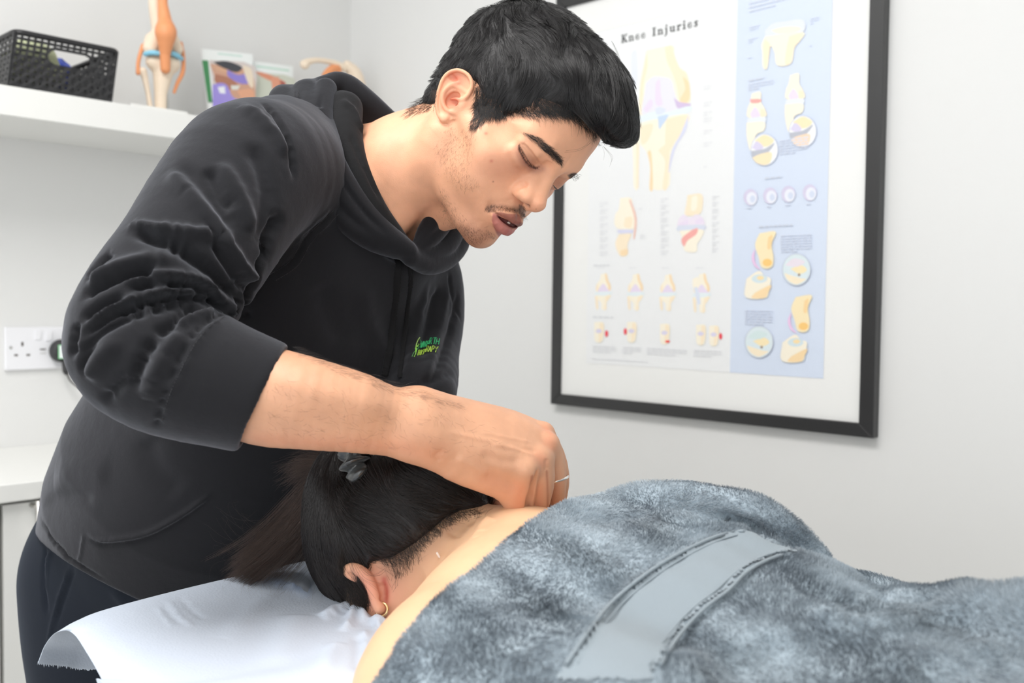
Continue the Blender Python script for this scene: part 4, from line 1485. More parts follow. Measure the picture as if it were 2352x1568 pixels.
def flow(P):
    """direction the hair lies in, head millimetres"""
    x, y, z = P.T
    top = np.clip((z - 60) / 40, 0, 1); side = 1 - top
    front = np.clip((y - 40) / 50, 0, 1); back = np.clip((-y - 40) / 50, 0, 1)
    D = np.zeros_like(P)
    D += top[:, None] * np.array([.10, 1.0, -.12])
    D += (side * (1 - back))[:, None] * np.array([0, .45, -.75]) + (side * back)[:, None] * np.array([0, .15, -1.0])
    D[:, 2] -= front * .75 + .2 * np.clip((y - 95) / 30, 0, 1)
    D[:, 0] += .35 * np.sin(y / 17.0 + z / 21.0) * top
    return D


def grow(seeds, Ns, length, lift, k=8, wob=.25, seed=3, field=None):
    P = seeds - Ns * 5.0
    path = [P.copy()]
    f_ = field or flow
    L = length[:, None] / (k - 1)
    nz = noise3(seeds, 9.0, seed)
    for i in range(1, k):
        D = f_(P) + wob * nz + wob * .8 * noise3(P, 14.0, seed + 5)
        e = 1.5
        hf._pad = 10
        g = np.stack([hf(P + np.array(v) * e) for v in ((1, 0, 0), (0, 1, 0), (0, 0, 1))], 1) - hf(P)[:, None]
        g /= np.linalg.norm(g, axis=1)[:, None] + 1e-9
        t = i / (k - 1)
        D = D - g * (D * g).sum(1)[:, None]
        D /= np.linalg.norm(D, axis=1)[:, None] + 1e-9
        d = hf(P)
        want = -3.0 + (3.0 + lift) * t ** .8
        P = P + D * L + g * np.clip(want - d, -3, 3)[:, None] * .7
        path.append(P.copy())
    return np.stack(path, 1)


def clump(paths, n, amt, seed=1, sharp=1.5):
    r = np.random.default_rng(seed)
    c = r.choice(len(paths), n, replace=False)
    R0 = paths[:, 0]; Cn = R0[c]
    own = np.concatenate([((R0[i:i + 2000, None] - Cn[None]) ** 2).sum(2).argmin(1) for i in range(0, len(R0), 2000)])
    k = paths.shape[1]
    t = np.linspace(0, 1, k)[None, :, None] ** sharp
    target = paths[c][own]
    return paths + (target - paths) * t * amt


nt = 21000
wgt = np.ones(len(Vc)); wgt[hairline(Vc) > -1.0] = 0.0
vis = (Nc @ (HR.T @ np.array([0, 0, -1.0]))) > -.45
wgt *= vis
pick = rng.choice(len(Vc), nt, p=wgt / wgt.sum())
seeds = Vc[pick] + rng.normal(0, .8, (nt, 3))
ln = 13 + 17 * np.clip((seeds[:, 2] - 40) / 60, 0, 1) + 18 * np.clip((seeds[:, 1] - 10) / 60, 0, 1)
ln *= rng.uniform(.6, 1.15, nt)
ln[seeds[:, 2] < 30] *= .75
paths = grow(seeds, Nc[pick], ln, rng.uniform(-1.5, 3.8, nt))
paths = clump(paths, 1300, .72, 1)
paths = clump(paths, 200, .42, 2)
tone = rng.uniform(.5, 1.5, nt)[:, None] * np.array([.015, .0135, .0145])
man_hair_paths = c2w(h2c(paths))
# the volume under the strands is drawn in a little so that strands form the surface
cap_V = c2w(h2c(Vc - Nc * 2.6))
# loose curls at the outline
fly = []
for pts in ([(1405, 95), (1418, 120), (1424, 150), (1416, 168)], [(1408, 100), (1420, 130), (1421, 155)], [(1446, 205), (1462, 225), (1468, 255)], [(1440, 200), (1460, 232), (1470, 262), (1474, 290)], [(1468, 300), (1464, 320), (1448, 335)], [(1236, 302), (1252, 318), (1280, 327), (1312, 318), (1330, 300)], [(1290, 350), (1325, 347), (1352, 332), (1368, 305)], [(1300, 346), (1335, 340), (1360, 318)], [(1340, 338), (1360, 325), (1376, 300)], [(1385, 335), (1405, 360), (1402, 378)], [(1380, 330), (1388, 350), (1386, 368)]):
    c_ = catmull(np.array([hx(a, b, -2 if a > 1370 else 12) for a, b in pts]), 8)
    for q in range(3 if pts[0][0] > 1380 else 1):
        fly.append(c_ + rng.normal(0, .5, 3) * (1 if q else 0) + np.linspace(0, 1, 8)[:, None] * rng.normal(0, 1.6, 3) * (1 if q else 0))
fly_w = c2w(h2c(np.array(fly)))


def hair_all(parent):
    cp_ = npmesh('hair', cap_V, Qc)
    cap_o = link('hair', cp_, m_cap, parent, True)
    tag(cap_o, 'thick black hair swept forward into a quiff')
    strands('hair_strands', man_hair_paths, .00016, .00003, m_hair, cap_o, tone)
    strands('loose_hairs', fly_w, .00008, .00004, m_hair, cap_o, np.tile([.012, .01, .01], (len(fly), 1)))
    dk = np.array([.014, .011, .010])
    H_ = []
    # sideburn and temple edge
    H_.append(skin_hairs(hs, [(1090, 225), (1125, 250), (1118, 275), (1100, 290), (1086, 296), (1081, 288), (1090, 262)], 700, .009, (-.4, 1), .12, .2, .22, 1.5))
    H_.append(skin_hairs(hs, [(1094, 215), (1130, 240), (1170, 238), (1215, 240), (1245, 258), (1225, 268), (1180, 256), (1130, 266), (1100, 262)], 900, .012, (.75, .6), .15, .2, .3, 2))
    H_.append(skin_hairs(hs, [(1225, 235), (1300, 240), (1340, 268), (1376, 300), (1372, 316), (1330, 282), (1290, 262), (1250, 262)], 900, .013, (.8, .75), .2, .25, .3, 3))
    H_.append(skin_hairs(hs, [(1005, 205), (996, 250), (968, 256), (938, 268), (930, 264), (980, 205)], 700, .008, (-.5, .85), .12, .15, .25, 2))
    H_.append(skin_hairs(hs, [(1092, 196), (1102, 188), (1165, 212), (1162, 264), (1128, 266), (1094, 262)], 2000, .010, (-.15, 1), .14, .2, .22, 1.5))
    H_.append(skin_hairs(hs, [(1222, 212), (1305, 215), (1335, 268), (1290, 258), (1222, 250)], 1300, .012, (.6, .9), .14, .2, .3, 2))
    sb = np.concatenate(H_)
    strands('hairline', sb, .00011, .00002, m_hair, cap_o, np.tile(dk, (len(sb), 1)))
    # brow
    bd = lambda x, y: (1.0, .35 + (x - 1195) * .004) if y < 330 + (x - 1215) * .8 else (1.0, .15)
    B1 = skin_hairs(hs, [(1192, 301), (1215, 306), (1240, 316), (1262, 334), (1280, 352), (1290, 366), (1290, 372), (1280, 372), (1264, 360), (1248, 346), (1234, 333), (1220, 320), (1204, 309)], 400, .0075, lambda x, y: (1.0, .72), .10, .12, .14, .8)
    B2 = skin_hairs(hs, [(1238, 326), (1256, 332), (1274, 352), (1290, 370), (1290, 378), (1276, 372), (1254, 350), (1240, 338)], 330, .006, lambda x, y: (1.0, 1.05), .10, .12, .18, .8)
    bb = np.concatenate([B1, B2])
    strands('eyebrow', bb, .00010, .00002, m_hair, parent, np.tile(dk * 1.6, (len(bb), 1)))
    B3 = skin_hairs(hs, [(1305, 400), (1318, 396), (1330, 400), (1328, 412), (1320, 416), (1312, 410)], 120, .0028, (.7, .7), .02, .1, .2, 0)
    strands('eyebrow', B3, .00010, .00002, m_hair, parent, np.tile(dk * 1.6, (len(B3), 1)))
    # lashes
    la = []
    for i in range(110):
        t = rng.uniform(.12, 1)
        p = catmull(np.array(UL), 60)[int(t * 59)]
        z = hs.depth(*p)
        if z is None: continue
        r0_ = C(p[0], p[1], z - .0004)
        out = np.array([-.35 + .55 * t + rng.normal(0, .12), .75, -.35]) * .0065 * rng.uniform(.6, 1.1)
        tt = np.linspace(0, 1, 6)[:, None]
        la.append(r0_ + out * tt + np.array([0, -.0016, -.0006]) * tt ** 2.2)
    strands('eyelashes', c2w(np.array(la)), .00009, .00002, m_hair, parent, np.tile(dk, (len(la), 1)))
    la = []
    for i in range(45):
        t = rng.uniform(0, 1)
        r0_ = C(1270 + t * 9, 424 + t * 9, (hs.depth(1266, 424) or 1.05) - .001)
        out = np.array([.15 + .3 * t, .8, -.1]) * .008 * rng.uniform(.6, 1.1)
        tt = np.linspace(0, 1, 6)[:, None]
        la.append(r0_ + out * tt + np.array([.001, -.0014, 0]) * tt ** 2.2)
    strands('eyelashes', c2w(np.array(la)), .00009, .00002, m_hair, parent, np.tile(dk, (len(la), 1)))
    # stubble: cheek, jaw, chin, moustache
    S_ = []
    S_.append(skin_hairs(hs, [(1030, 290), (1085, 300), (1088, 340), (1070, 390), (1100, 430), (1060, 440), (1020, 400), (1002, 350)], 620, .0034, (-.4, .9), .12, .25, .45, 6))
    S_.append(skin_hairs(hs, [(1010, 430), (1040, 470), (1075, 520), (1110, 548), (1086, 562), (1050, 540), (1020, 505)], 600, .0026, (.3, .9), .2, .2, .4, 5))
    S_.append(skin_hairs(hs, [(1060, 520), (1120, 530), (1118, 552), (1088, 562), (1064, 545)], 500, .0022, (.3, .9), .4, .2, .5, 3))
    S_.append(skin_hairs(hs, [(1116, 524), (1128, 530), (1140, 546), (1130, 548), (1120, 540)], 90, .0026, (.4, .9), .4, .2, .3, 1.5))
    S_.append(skin_hairs(hs, [(1114, 480), (1122, 470), (1150, 470), (1175, 476), (1192, 478), (1190, 487), (1168, 485), (1140, 481), (1126, 485)], 700, .0026, (-.25, 1), .15, .15, .3, 1.2))
    S_.append(skin_hairs(hs, [(1192, 470), (1204, 472), (1206, 482), (1208, 494), (1200, 502), (1194, 496), (1192, 482)], 300, .0030, (.1, 1), .2, .15, .3, 1.2))
    S_.append(skin_hairs(hs, [(1205, 494), (1212, 500), (1196, 516), (1178, 526), (1176, 522), (1192, 512)], 90, .0024, (.3, 1), .4, .2, .3, 1.0))
    st = np.concatenate(S_)
    strands('stubble', st, .000045, .00002, m_hair, parent, np.tile(dk * 4, (len(st), 1)))
    return cap_o

# ================================================================ THE STANDING MAN: clothes (camera-aligned metres)
def CRr(px, py, z, r): return (*C(px, py, z), r)


ex_w = -M[:, 0]                              # his right hand side, towards the camera and left
Npt = np.array([-.170, -.165, 1.13]); Ppt = np.array([-.395, .235, 1.335])
es_ = (Npt - Ppt); SL = np.linalg.norm(es_); es_ /= SL
ex_ = ex_w - es_ * (ex_w @ es_); ex_ /= np.linalg.norm(ex_)
ef_ = np.cross(ex_, es_)
if ef_ @ M[:, 1] > 0: ef_ = -ef_
# stations up the trunk: s, half width, half depth, offset to the front, offset to his right
ST = np.array([
    (-.42, .170, .150, .02, .02),
    (-.20, .190, .165, .02, .02),
    (-.06, .208, .178, .015, .022),
    (.02, .215, .185, .015, .025),
    (.10, .212, .185, .015, .025),
    (.20, .200, .172, .01, .015),
    (.30, .190, .150, .00, .012),
    (.38, .172, .130, -.01, .022),
    (.44, .150, .105, -.022, .040),
    (.49, .095, .075, -.03, .050)])


def trunk(P, ST=ST, grow_=0.0):
    q = P - Ppt
    s = q @ es_; x = q @ ex_; f = q @ ef_
    sc = np.clip(s, ST[0, 0], ST[-1, 0])
    a = np.interp(sc, ST[:, 0], ST[:, 1]) + grow_; b = np.interp(sc, ST[:, 0], ST[:, 2]) + grow_
    f = f - np.interp(sc, ST[:, 0], ST[:, 3]); x = x - np.interp(sc, ST[:, 0], ST[:, 4])
    n_ = 2.3
    k0 = (np.abs(x / a) ** n_ + np.abs(f / b) ** n_) ** (1 / n_)
    d = (k0 - 1) * np.minimum(a, b) * 1.05
    return np.maximum(d, np.maximum(ST[0, 0] - s, s - ST[-1, 0]))


def plane3(a, b, c, toward):
    n = np.cross(b - a, c - a); n /= np.linalg.norm(n)
    if (toward - a) @ n < 0: n = -n
    return a, n


RS = [CRr(640, 395, 1.045, .072), CRr(575, 402, 1.0, .076), CRr(505, 490, .955, .072), CRr(435, 600, .915, .068), CRr(362, 700, .885, .066), CRr(325, 785, .868, .065), CRr(370, 832, .862, .062), CRr(440, 858, .86, .060), CRr(520, 885, .862, .0555), CRr(600, 911, .866, .0522)]
LS = [CRr(952, 610, 1.235, .055), CRr(962, 660, 1.24, .057), CRr(965, 730, 1.235, .056), CRr(958, 810, 1.2, .052), CRr(962, 862, 1.165, .048), CRr(968, 902, 1.13, .041)]
hem_a, hem_n = plane3(C(90, 1226, 1.24), C(262, 1338, 1.14), C(430, 1390, 1.24), C(300, 1900, 1.2))
hood = Clay()
hood.fn(lambda P: np.maximum(trunk(P), (P - hem_a) @ hem_n), Ppt - .8, Npt + .8, k=.03)
hood.chain([CRr(760, 350, 1.12, .050), CRr(650, 345, 1.09, .060)], k=.06)
hood.chain(RS, k=.03, n=26)
hood.chain(LS, k=.04, n=14)
hood.ell(C(830, 560, 1.15), (.09, .08, .08), k=.05)
cdir = C(640, 924, .869) - C(500, 880, .861); cdir /= np.linalg.norm(cdir)
e1 = C(667, 790, .868) - C(550, 1036, .868); e1 /= np.linalg.norm(e1)
cut_n = cdir - e1 * (cdir @ e1); cut_n /= np.linalg.norm(cut_n)
ctip = C(608, 913, .868)
hood.fn(lambda P: np.where(np.linalg.norm(P - ctip, axis=1) < .14, -((P - ctip) @ cut_n), 9.0), ctip - .12, ctip + .12, k=.004, cut=True)
hood.chain([CRr(555, 897, .863, .0445), CRr(680, 935, .869, .0445)], k=.004, cut=True)
# neck opening
hood.chain([CRr(880, 330, 1.10, .050), CRr(905, 420, 1.09, .056), CRr(935, 525, 1.09, .040)], k=.012, cut=True)
hd_lo = np.array([-.70, -.36, .74]); hd_hi = np.array([.06, .60, 1.66])
Vt, Qt = surface(hood, hd_lo, hd_hi, .0025)
Vt = relax(Vt, Qt, 2, .5)
Vt = relax(Vt, Qt, 4, .5, (np.linalg.norm(Vt - ctip, axis=1) < .07).astype(float))
ts = Sculpt(Vt, Qt)


def Zf(L, ox, oy, k): return [(ox + a / k, oy + b / k) for a, b in L]


A5 = lambda L: Zf(L, 140, 450, 2.613)
# deep folds gathered above the elbow and along the forearm sleeve
for L, w, h_, s_ in [
    ([(400, 178), (480, 215), (560, 250), (750, 335), (900, 440), (1050, 585), (1095, 630)], .010, -.009, 0),
    ([(395, 165), (500, 190), (700, 215), (850, 225), (900, 215)], .009, .006, 0),
    ([(900, 235), (960, 330), (1040, 450), (1110, 550), (1165, 575)], .008, -.006, 0),
    ([(960, 230), (1040, 340), (1120, 460), (1180, 500)], .008, .005, 0),
    ([(150, 490), (220, 410), (300, 330)], .007, -.006, 0),
    ([(110, 610), (200, 550), (320, 490), (480, 445), (580, 440)], .008, -.008, 0),
    ([(150, 540), (260, 470), (400, 410), (600, 380), (800, 400)], .012, .005, 0),
    ([(380, 565), (480, 535), (620, 520), (760, 530), (880, 575), (960, 650), (1010, 700)], .006, -.007, 0),
    ([(300, 540), (480, 490), (620, 475), (780, 490), (900, 540), (1000, 640)], .007, .005, 0),
    ([(110, 750), (180, 690), (260, 640), (400, 580)], .006, -.006, 0),
    ([(95, 880), (180, 790), (300, 705), (450, 650), (600, 615), (750, 600), (880, 630), (980, 690)], .006, -.007, 0),
    ([(130, 820), (260, 700), (450, 620), (650, 575), (820, 590), (940, 650)], .006, .005, 0),
    ([(90, 980), (150, 900), (260, 800), (400, 730), (560, 680), (720, 650), (860, 650)], .006, -.006, 0),
    ([(640, 810), (680, 750), (760, 700), (870, 680)], .005, -.006, 0),
    ([(700, 800), (760, 740), (860, 710), (930, 700)], .006, .004, 0),
    ([(430, 1190), (450, 1080), (500, 960), (590, 830), (690, 730)], .008, -.006, 0),
    ([(520, 1240), (560, 1080), (640, 920), (740, 800)], .010, .004, 0),
    ([(120, 1090), (130, 1010), (160, 930), (215, 850)], .006, -.006, 0),
    ([(170, 1120), (220, 1000), (330, 880), (470, 790)], .012, .005, 0),
    ([(60, 980), (75, 850), (90, 760)], .006, -.005, 0),
    ([(240, 1240), (330, 1150), (420, 1080)], .008, -.004, 0),
    ([(1060, 720), (1055, 660), (1085, 610)], .005, -.006, 0),
    ([(1030, 730), (1020, 660), (1060, 590)], .006, .004, 0),
    ([(1110, 750), (1130, 640), (1160, 560), (1200, 420), (1260, 250)], .007, -.008, 0),
]:
    ts.fold(A5(L), w * .82, h_ * 1.55, s_)
ts.redo()
A2 = lambda L: Zf(L, 0, 0, 2.613)
for L, w, h_ in [
    ([(1240, 990), (1290, 1090), (1350, 1200), (1410, 1260)], .010, -.005),
    ([(1310, 960), (1400, 1100), (1480, 1260), (1530, 1420)], .012, .004),
    ([(1010, 1010), (1090, 1100), (1190, 1210), (1300, 1340), (1390, 1520)], .012, .005),
    ([(1060, 960), (1180, 1090), (1300, 1240), (1400, 1400)], .012, -.004),
    ([(1560, 600), (1640, 680), (1710, 800), (1755, 950), (1760, 1100)], .0045, -.0035),
    ([(1440, 620), (1560, 700), (1660, 820), (1730, 960)], .010, .004),
    ([(1480, 840), (1560, 980), (1600, 1150), (1580, 1350), (1540, 1500)], .014, -.004),
    ([(1690, 1260), (1620, 1430), (1560, 1560)], .010, -.007),
    # chest
]:
    ts.fold(A2(L), w * .85, h_ * 1.5)
# cuff seam, cuff edge, raglan seam, pocket, hem
ts.fold(A5([(578, 1360), (620, 1210), (690, 1040), (770, 880), (860, 770), (965, 700)]), .0035, -.0035, taper=False)
ts.fold(A5([(600, 1360), (645, 1200), (715, 1050), (800, 890), (890, 780), (985, 715)]), .006, .0022)
for L, w, h_ in [
    ([(772, 478), (745, 506), (705, 545), (672, 598), (622, 634)], .0025, -.0025),
    ([(776, 490), (750, 516), (712, 553), (680, 606), (630, 642)], .003, .0016),
    ([(768, 468), (738, 498), (697, 537), (662, 588), (614, 624)], .003, .0012),
    ([(192, 1226), (232, 1240), (290, 1236), (345, 1222), (415, 1184), (460, 1152), (492, 1128)], .004, .0045),
    ([(192, 1232), (232, 1248), (290, 1244), (350, 1230), (420, 1192), (498, 1136)], .004, -.003),
    ([(192, 1226), (186, 1260), (180, 1295)], .003, .0018),
    ([(90, 1185), (116, 1235), (143, 1265), (169, 1291), (260, 1342)], .003, -.004),
    ([(740, 640), (760, 720), (800, 800)], .02, -.004),
    ([(830, 640), (850, 740), (900, 830)], .015, .004),
    ([(985, 640), (965, 720), (950, 800), (930, 870)], .008, .004),
    ([(1010, 650), (985, 740), (960, 830)], .007, -.005),
    ([(1035, 640), (1015, 730), (990, 830), (975, 880)], .008, .004),
    ([(1055, 660), (1040, 740), (1010, 830), (985, 890)], .006, -.005),
    ([(1030, 620), (1040, 680), (1062, 740)], .004, -.003),
    ([(960, 880), (1000, 872), (1045, 850)], .008, -.004),
    ([(330, 1000), (360, 1080), (420, 1140)], .02, -.004),
    ([(120, 1100), (180, 1080), (260, 1090)], .02, .004),
    ([(100, 1150), (150, 1140), (220, 1150)], .01, -.003),
]:
    ts.fold(L, w, h_)
ts.redo()

# ---- the hood lying round the neck, with its knitted lining
hc = Clay()
hc.chain([CRr(648, 232, 1.12, .016), CRr(668, 300, 1.085, .020), CRr(712, 400, 1.06, .024), CRr(780, 478, 1.06, .021), CRr(852, 537, 1.07, .018), CRr(908, 568, 1.083, .013)], k=.006, n=20)
hc.chain([CRr(652, 222, 1.13, .014), CRr(690, 225, 1.14, .016), CRr(730, 222, 1.15, .018)], k=.008, n=8)
hc.chain([CRr(706, 222, 1.12, .020), CRr(712, 300, 1.08, .024), CRr(752, 392, 1.058, .022), CRr(806, 462, 1.058, .019), CRr(872, 527, 1.066, .015), CRr(932, 571, 1.08, .011)], k=.006, n=20)
hc.chain([CRr(748, 205, 1.11, .013), CRr(738, 280, 1.075, .014), CRr(766, 372, 1.052, .013), CRr(815, 450, 1.052, .0115), CRr(880, 527, 1.062, .0095), CRr(942, 574, 1.078, .0075)], k=.003, n=20)
hc.chain([CRr(720, 210, 1.13, .013), CRr(752, 197, 1.14, .013), CRr(786, 190, 1.15, .012), CRr(845, 232, 1.155, .012), CRr(900, 276, 1.16, .009)], k=.008, n=16)
hc.chain([CRr(800, 215, 1.16, .018), CRr(850, 258, 1.17, .018), CRr(900, 300, 1.17, .016), CRr(960, 320, 1.18, .02)], k=.01, n=10)
# right side of the collar, in front of his left shoulder
hc.chain([CRr(944, 590, 1.088, .011), CRr(985, 606, 1.12, .013), CRr(1030, 590, 1.16, .013), CRr(1056, 545, 1.20, .014), CRr(1040, 480, 1.23, .014)], k=.006, n=16)
hc.chain([CRr(950, 578, 1.09, .008), CRr(992, 578, 1.12, .012), CRr(1030, 552, 1.15, .014), CRr(1048, 500, 1.18, .015)], k=.002, n=14)
hc.chain([CRr(956, 566, 1.090, .006), CRr(988, 545, 1.105, .011), CRr(1014, 512, 1.125, .013), CRr(1035, 470, 1.15, .014)], k=.002, n=14)
hc.chain([CRr(958, 556, 1.088, .005), CRr(976, 530, 1.095, .009), CRr(1000, 500, 1.105, .011), CRr(1025, 470, 1.125, .012)], k=.002, n=14)
Vk, Qk = surface(hc, (-.32, -.34, .98), (.02, .02, 1.30), .0021)
Vk = relax(Vk, Qk, 2, .5)
ks = Sculpt(Vk, Qk)
for L, w, h_ in [
    ([(742, 200), (733, 260), (748, 330), (790, 420), (840, 490), (900, 548)], .004, -.005),
    ([(690, 200), (683, 270), (700, 350), (745, 430), (800, 495), (860, 545)], .005, -.004),
    ([(640, 225), (665, 232), (690, 228)], .004, -.004),
]:
    ks.fold(L, w, h_)
ks.redo()
lin = Clay()
lin.chain([CRr(793, 250, 1.108, .020), CRr(796, 320, 1.078, .018), CRr(824, 400, 1.062, .0145), CRr(864, 480, 1.062, .011), CRr(922, 556, 1.078, .007)], k=.006, n=20)
lin.chain([CRr(780, 235, 1.115, .012), CRr(782, 300, 1.085, .013), CRr(815, 390, 1.068, .011), CRr(865, 475, 1.07, .009), CRr(925, 556, 1.083, .007)], k=.008, n=20)
Vl, Ql = surface(lin, (-.25, -.32, 1.0), (0, 0, 1.25), .0021)
Vl = relax(Vl, Ql, 2, .5)
lsn = Sculpt(Vl, Ql)
for L, w, h_ in [([(785, 225), (815, 260), (835, 310)], .005, .004), ([(800, 300), (835, 380), (880, 470)], .004, -.003)]:
    lsn.fold(L, w, h_)

# ---- trousers
tr_ = Clay()
tr_.fn(lambda P: np.maximum(trunk(P, ST, -.012), np.maximum((P - Ppt) @ es_ - .06, -.24 - (P - Ppt) @ es_)), Ppt - .8, Ppt + .8, k=.03)
tr_.chain([CRr(370, 1270, 1.36, .148), CRr(360, 1400, 1.36, .148)], k=.05)
tr_.chain([CRr(215, 1330, 1.27, .078), CRr(232, 1480, 1.26, .078), CRr(245, 1650, 1.26, .078), CRr(260, 2300, 1.30, .060), CRr(260, 2900, 1.34, .05)], k=.06, n=14)
tr_.chain([CRr(400, 1330, 1.42, .090), CRr(420, 1480, 1.43, .085), CRr(440, 1650, 1.44, .080), CRr(440, 2250, 1.48, .060), CRr(430, 2750, 1.50, .05)], k=.06, n=14)

# ================================================================ THE STANDING MAN: forearm and hands
def squash(pts): return pts


arm = Clay()
arm.chain([CRr(470, 870, .864, .040), CRr(600, 908, .869, .0440), CRr(700, 926, .872, .0412), CRr(800, 945, .876, .0365), CRr(890, 966, .882, .0315), CRr(960, 980, .886, .0288)], k=.01, n=20)
arm.chain([CRr(620, 895, .852, .028), CRr(700, 905, .850, .026), CRr(820, 925, .858, .020)], k=.02, n=8)
# wrist bones
arm.ell(C(985, 1012, .876), (.016, .014, .012), k=.016)
arm.ell(C(960, 925, .890), (.014, .010, .012), k=.016)
# back of the hand: four rays of metacarpal bone, thumb side nearest the camera
W0 = (985, 985)
arm.chain([CRr(960, 992, .884, .027), CRr(1050, 1020, .890, .0225), CRr(1130, 1045, .896, .0200), CRr(1200, 1070, .902, .0168)], k=.012, n=10)
arm.chain([CRr(960, 975, .890, .027), CRr(1060, 990, .902, .0205), CRr(1160, 1020, .910, .0180), CRr(1236, 1056, .915, .0148)], k=.012, n=10)
arm.chain([CRr(960, 968, .895, .027), CRr(1070, 972, .915, .0195), CRr(1170, 992, .925, .0168), CRr(1252, 1026, .932, .0138)], k=.012, n=10)
arm.chain([CRr(965, 962, .90, .026), CRr(1080, 965, .928, .0185), CRr(1170, 978, .942, .0158), CRr(1244, 1002, .950, .0130)], k=.012, n=10)
# knuckles and first bones of the fingers
arm.chain([CRr(1200, 1072, .900, .0158), CRr(1200, 1110, .905, .0138), CRr(1196, 1168, .915, .0118), CRr(1188, 1205, .922, .0112)], k=.003, n=8)
arm.chain([CRr(1236, 1056, .912, .0146), CRr(1243, 1100, .918, .0130), CRr(1236, 1165, .927, .0112), CRr(1222, 1206, .934, .0105)], k=.003, n=8)
arm.chain([CRr(1254, 1022, .930, .0136), CRr(1272, 1075, .938, .0118), CRr(1275, 1120, .943, .0108), CRr(1268, 1172, .950, .0102), CRr(1248, 1210, .955, .0096)], k=.003, n=10)
arm.chain([CRr(1246, 1000, .950, .0125), CRr(1275, 1050, .962, .0105), CRr(1287, 1100, .968, .0092), CRr(1280, 1150, .972, .0086), CRr(1262, 1190, .972, .0082)], k=.003, n=10)
# thumb
arm.chain([CRr(985, 1010, .882, .022), CRr(1050, 1066, .888, .0165), CRr(1110, 1096, .896, .0140), CRr(1160, 1120, .904, .0130), CRr(1184, 1160, .912, .0110), CRr(1192, 1206, .920, .0098)], k=.008, n=12)
arm.ell(C(1238, 1050, .906), (.0085, .0085, .0085), k=.006)
arm.ell(C(1258, 1018, .924), (.0080, .0080, .0080), k=.006)
arm.ell(C(1248, 988, .944), (.0080, .0075, .0080), k=.006)
arm.ell(C(1210, 1078, .892), (.0080, .0080, .0070), k=.006)
# valleys between the bones
arm.chain([CRr(1232, 1082, .890, .0012), CRr(1224, 1110, .896, .0034), CRr(1216, 1140, .901, .0042), CRr(1213, 1190, .907, .0046)], k=.003, cut=True)
arm.chain([CRr(1257, 1062, .912, .0012), CRr(1257, 1095, .918, .0034), CRr(1258, 1130, .923, .0042), CRr(1257, 1190, .930, .0046)], k=.003, cut=True)
Va, Qa = surface(arm, (-.30, -.02, .78), (.09, .20, 1.02), .0012)
Va = relax(Va, Qa, 2, .5)
as_ = Sculpt(Va, Qa)
for L, w, h_ in [
    ([(1020, 990), (1090, 1005), (1160, 1020), (1205, 1035)], .003, .0009),
    ([(1095, 990), (1160, 1003), (1230, 1018)], .003, .0009),
    ([(1120, 1018), (1180, 1030), (1228, 1046)], .0028, .0014),
    ([(1100, 1040), (1150, 1058), (1200, 1060)], .006, -.0014),
    ([(1150, 1018), (1200, 1032), (1240, 1036)], .004, -.0012),
    ([(1045, 1048), (1085, 1070), (1125, 1092)], .006, .0016),
    ([(1020, 1035), (1000, 1046), (1010, 1062)], .003, -.001),
    ([(1256, 1052), (1254, 1066), (1256, 1082)], .003, -.0012),
    ([(660, 960), (760, 968), (860, 985), (950, 1010)], .012, -.0022),
    ([(620, 870), (720, 900), (840, 925), (960, 950)], .010, .0012),
]:
    as_.fold(L, w, h_)
as_.redo()
as_.col = np.tile(np.array(srgb(212, 160, 128)), (len(as_.V), 1))
for L, r_, c_, a_ in [
    ([(1240, 1052), (1246, 1058)], .009, (212, 138, 108), .5), ([(1262, 1014), (1266, 1022)], .009, (206, 132, 102), .5), ([(1258, 985), (1264, 992)], .008, (214, 136, 106), .5),
    ([(1196, 1120), (1192, 1168)], .010, (204, 128, 92), .6), ([(1238, 1120), (1236, 1165)], .009, (206, 130, 94), .5), ([(1276, 1120), (1270, 1165)], .009, (208, 132, 96), .5),
    ([(1120, 1100), (1165, 1125)], .012, (208, 136, 102), .4), ([(600, 1010), (750, 1020), (900, 1025), (1000, 1040)], .014, (206, 140, 108), .5),
    ([(1222, 1094), (1213, 1166)], .0016, (150, 78, 52), .7), ([(1256, 1080), (1258, 1162)], .0014, (150, 78, 52), .6)]:
    as_.tint(L, r_, srgb(*c_), a_)

# the other hand, half hidden: a finger in a fabric plaster
fin = Clay()
fin.chain([CRr(1118, 1060, .985, .014), CRr(1128, 1110, .975, .0112), CRr(1148, 1150, .965, .0086), CRr(1160, 1160, .960, .0072)], k=.004, n=10)
fin.chain([CRr(1060, 1020, 1.01, .028), CRr(1120, 1050, .99, .02)], k=.01)
fin.chain([CRr(1090, 1070, 1.0, .013), CRr(1105, 1120, .99, .0095), CRr(1120, 1165, .98, .0075)], k=.004, n=8)
Vf, Qf = surface(fin, (-.09, .08, .93), (.02, .19, 1.05), .0014)
Vf = relax(Vf, Qf, 1, .5)
# his other forearm from the cuff to that hand
fa = Clay()
fa.chain([CRr(962, 895, 1.15, .030), CRr(985, 990, 1.09, .026), CRr(1050, 1035, 1.02, .023)], k=.01)
Vg, Qg = surface(fa, (-.18, -.02, .97), (.04, .18, 1.22), .003)

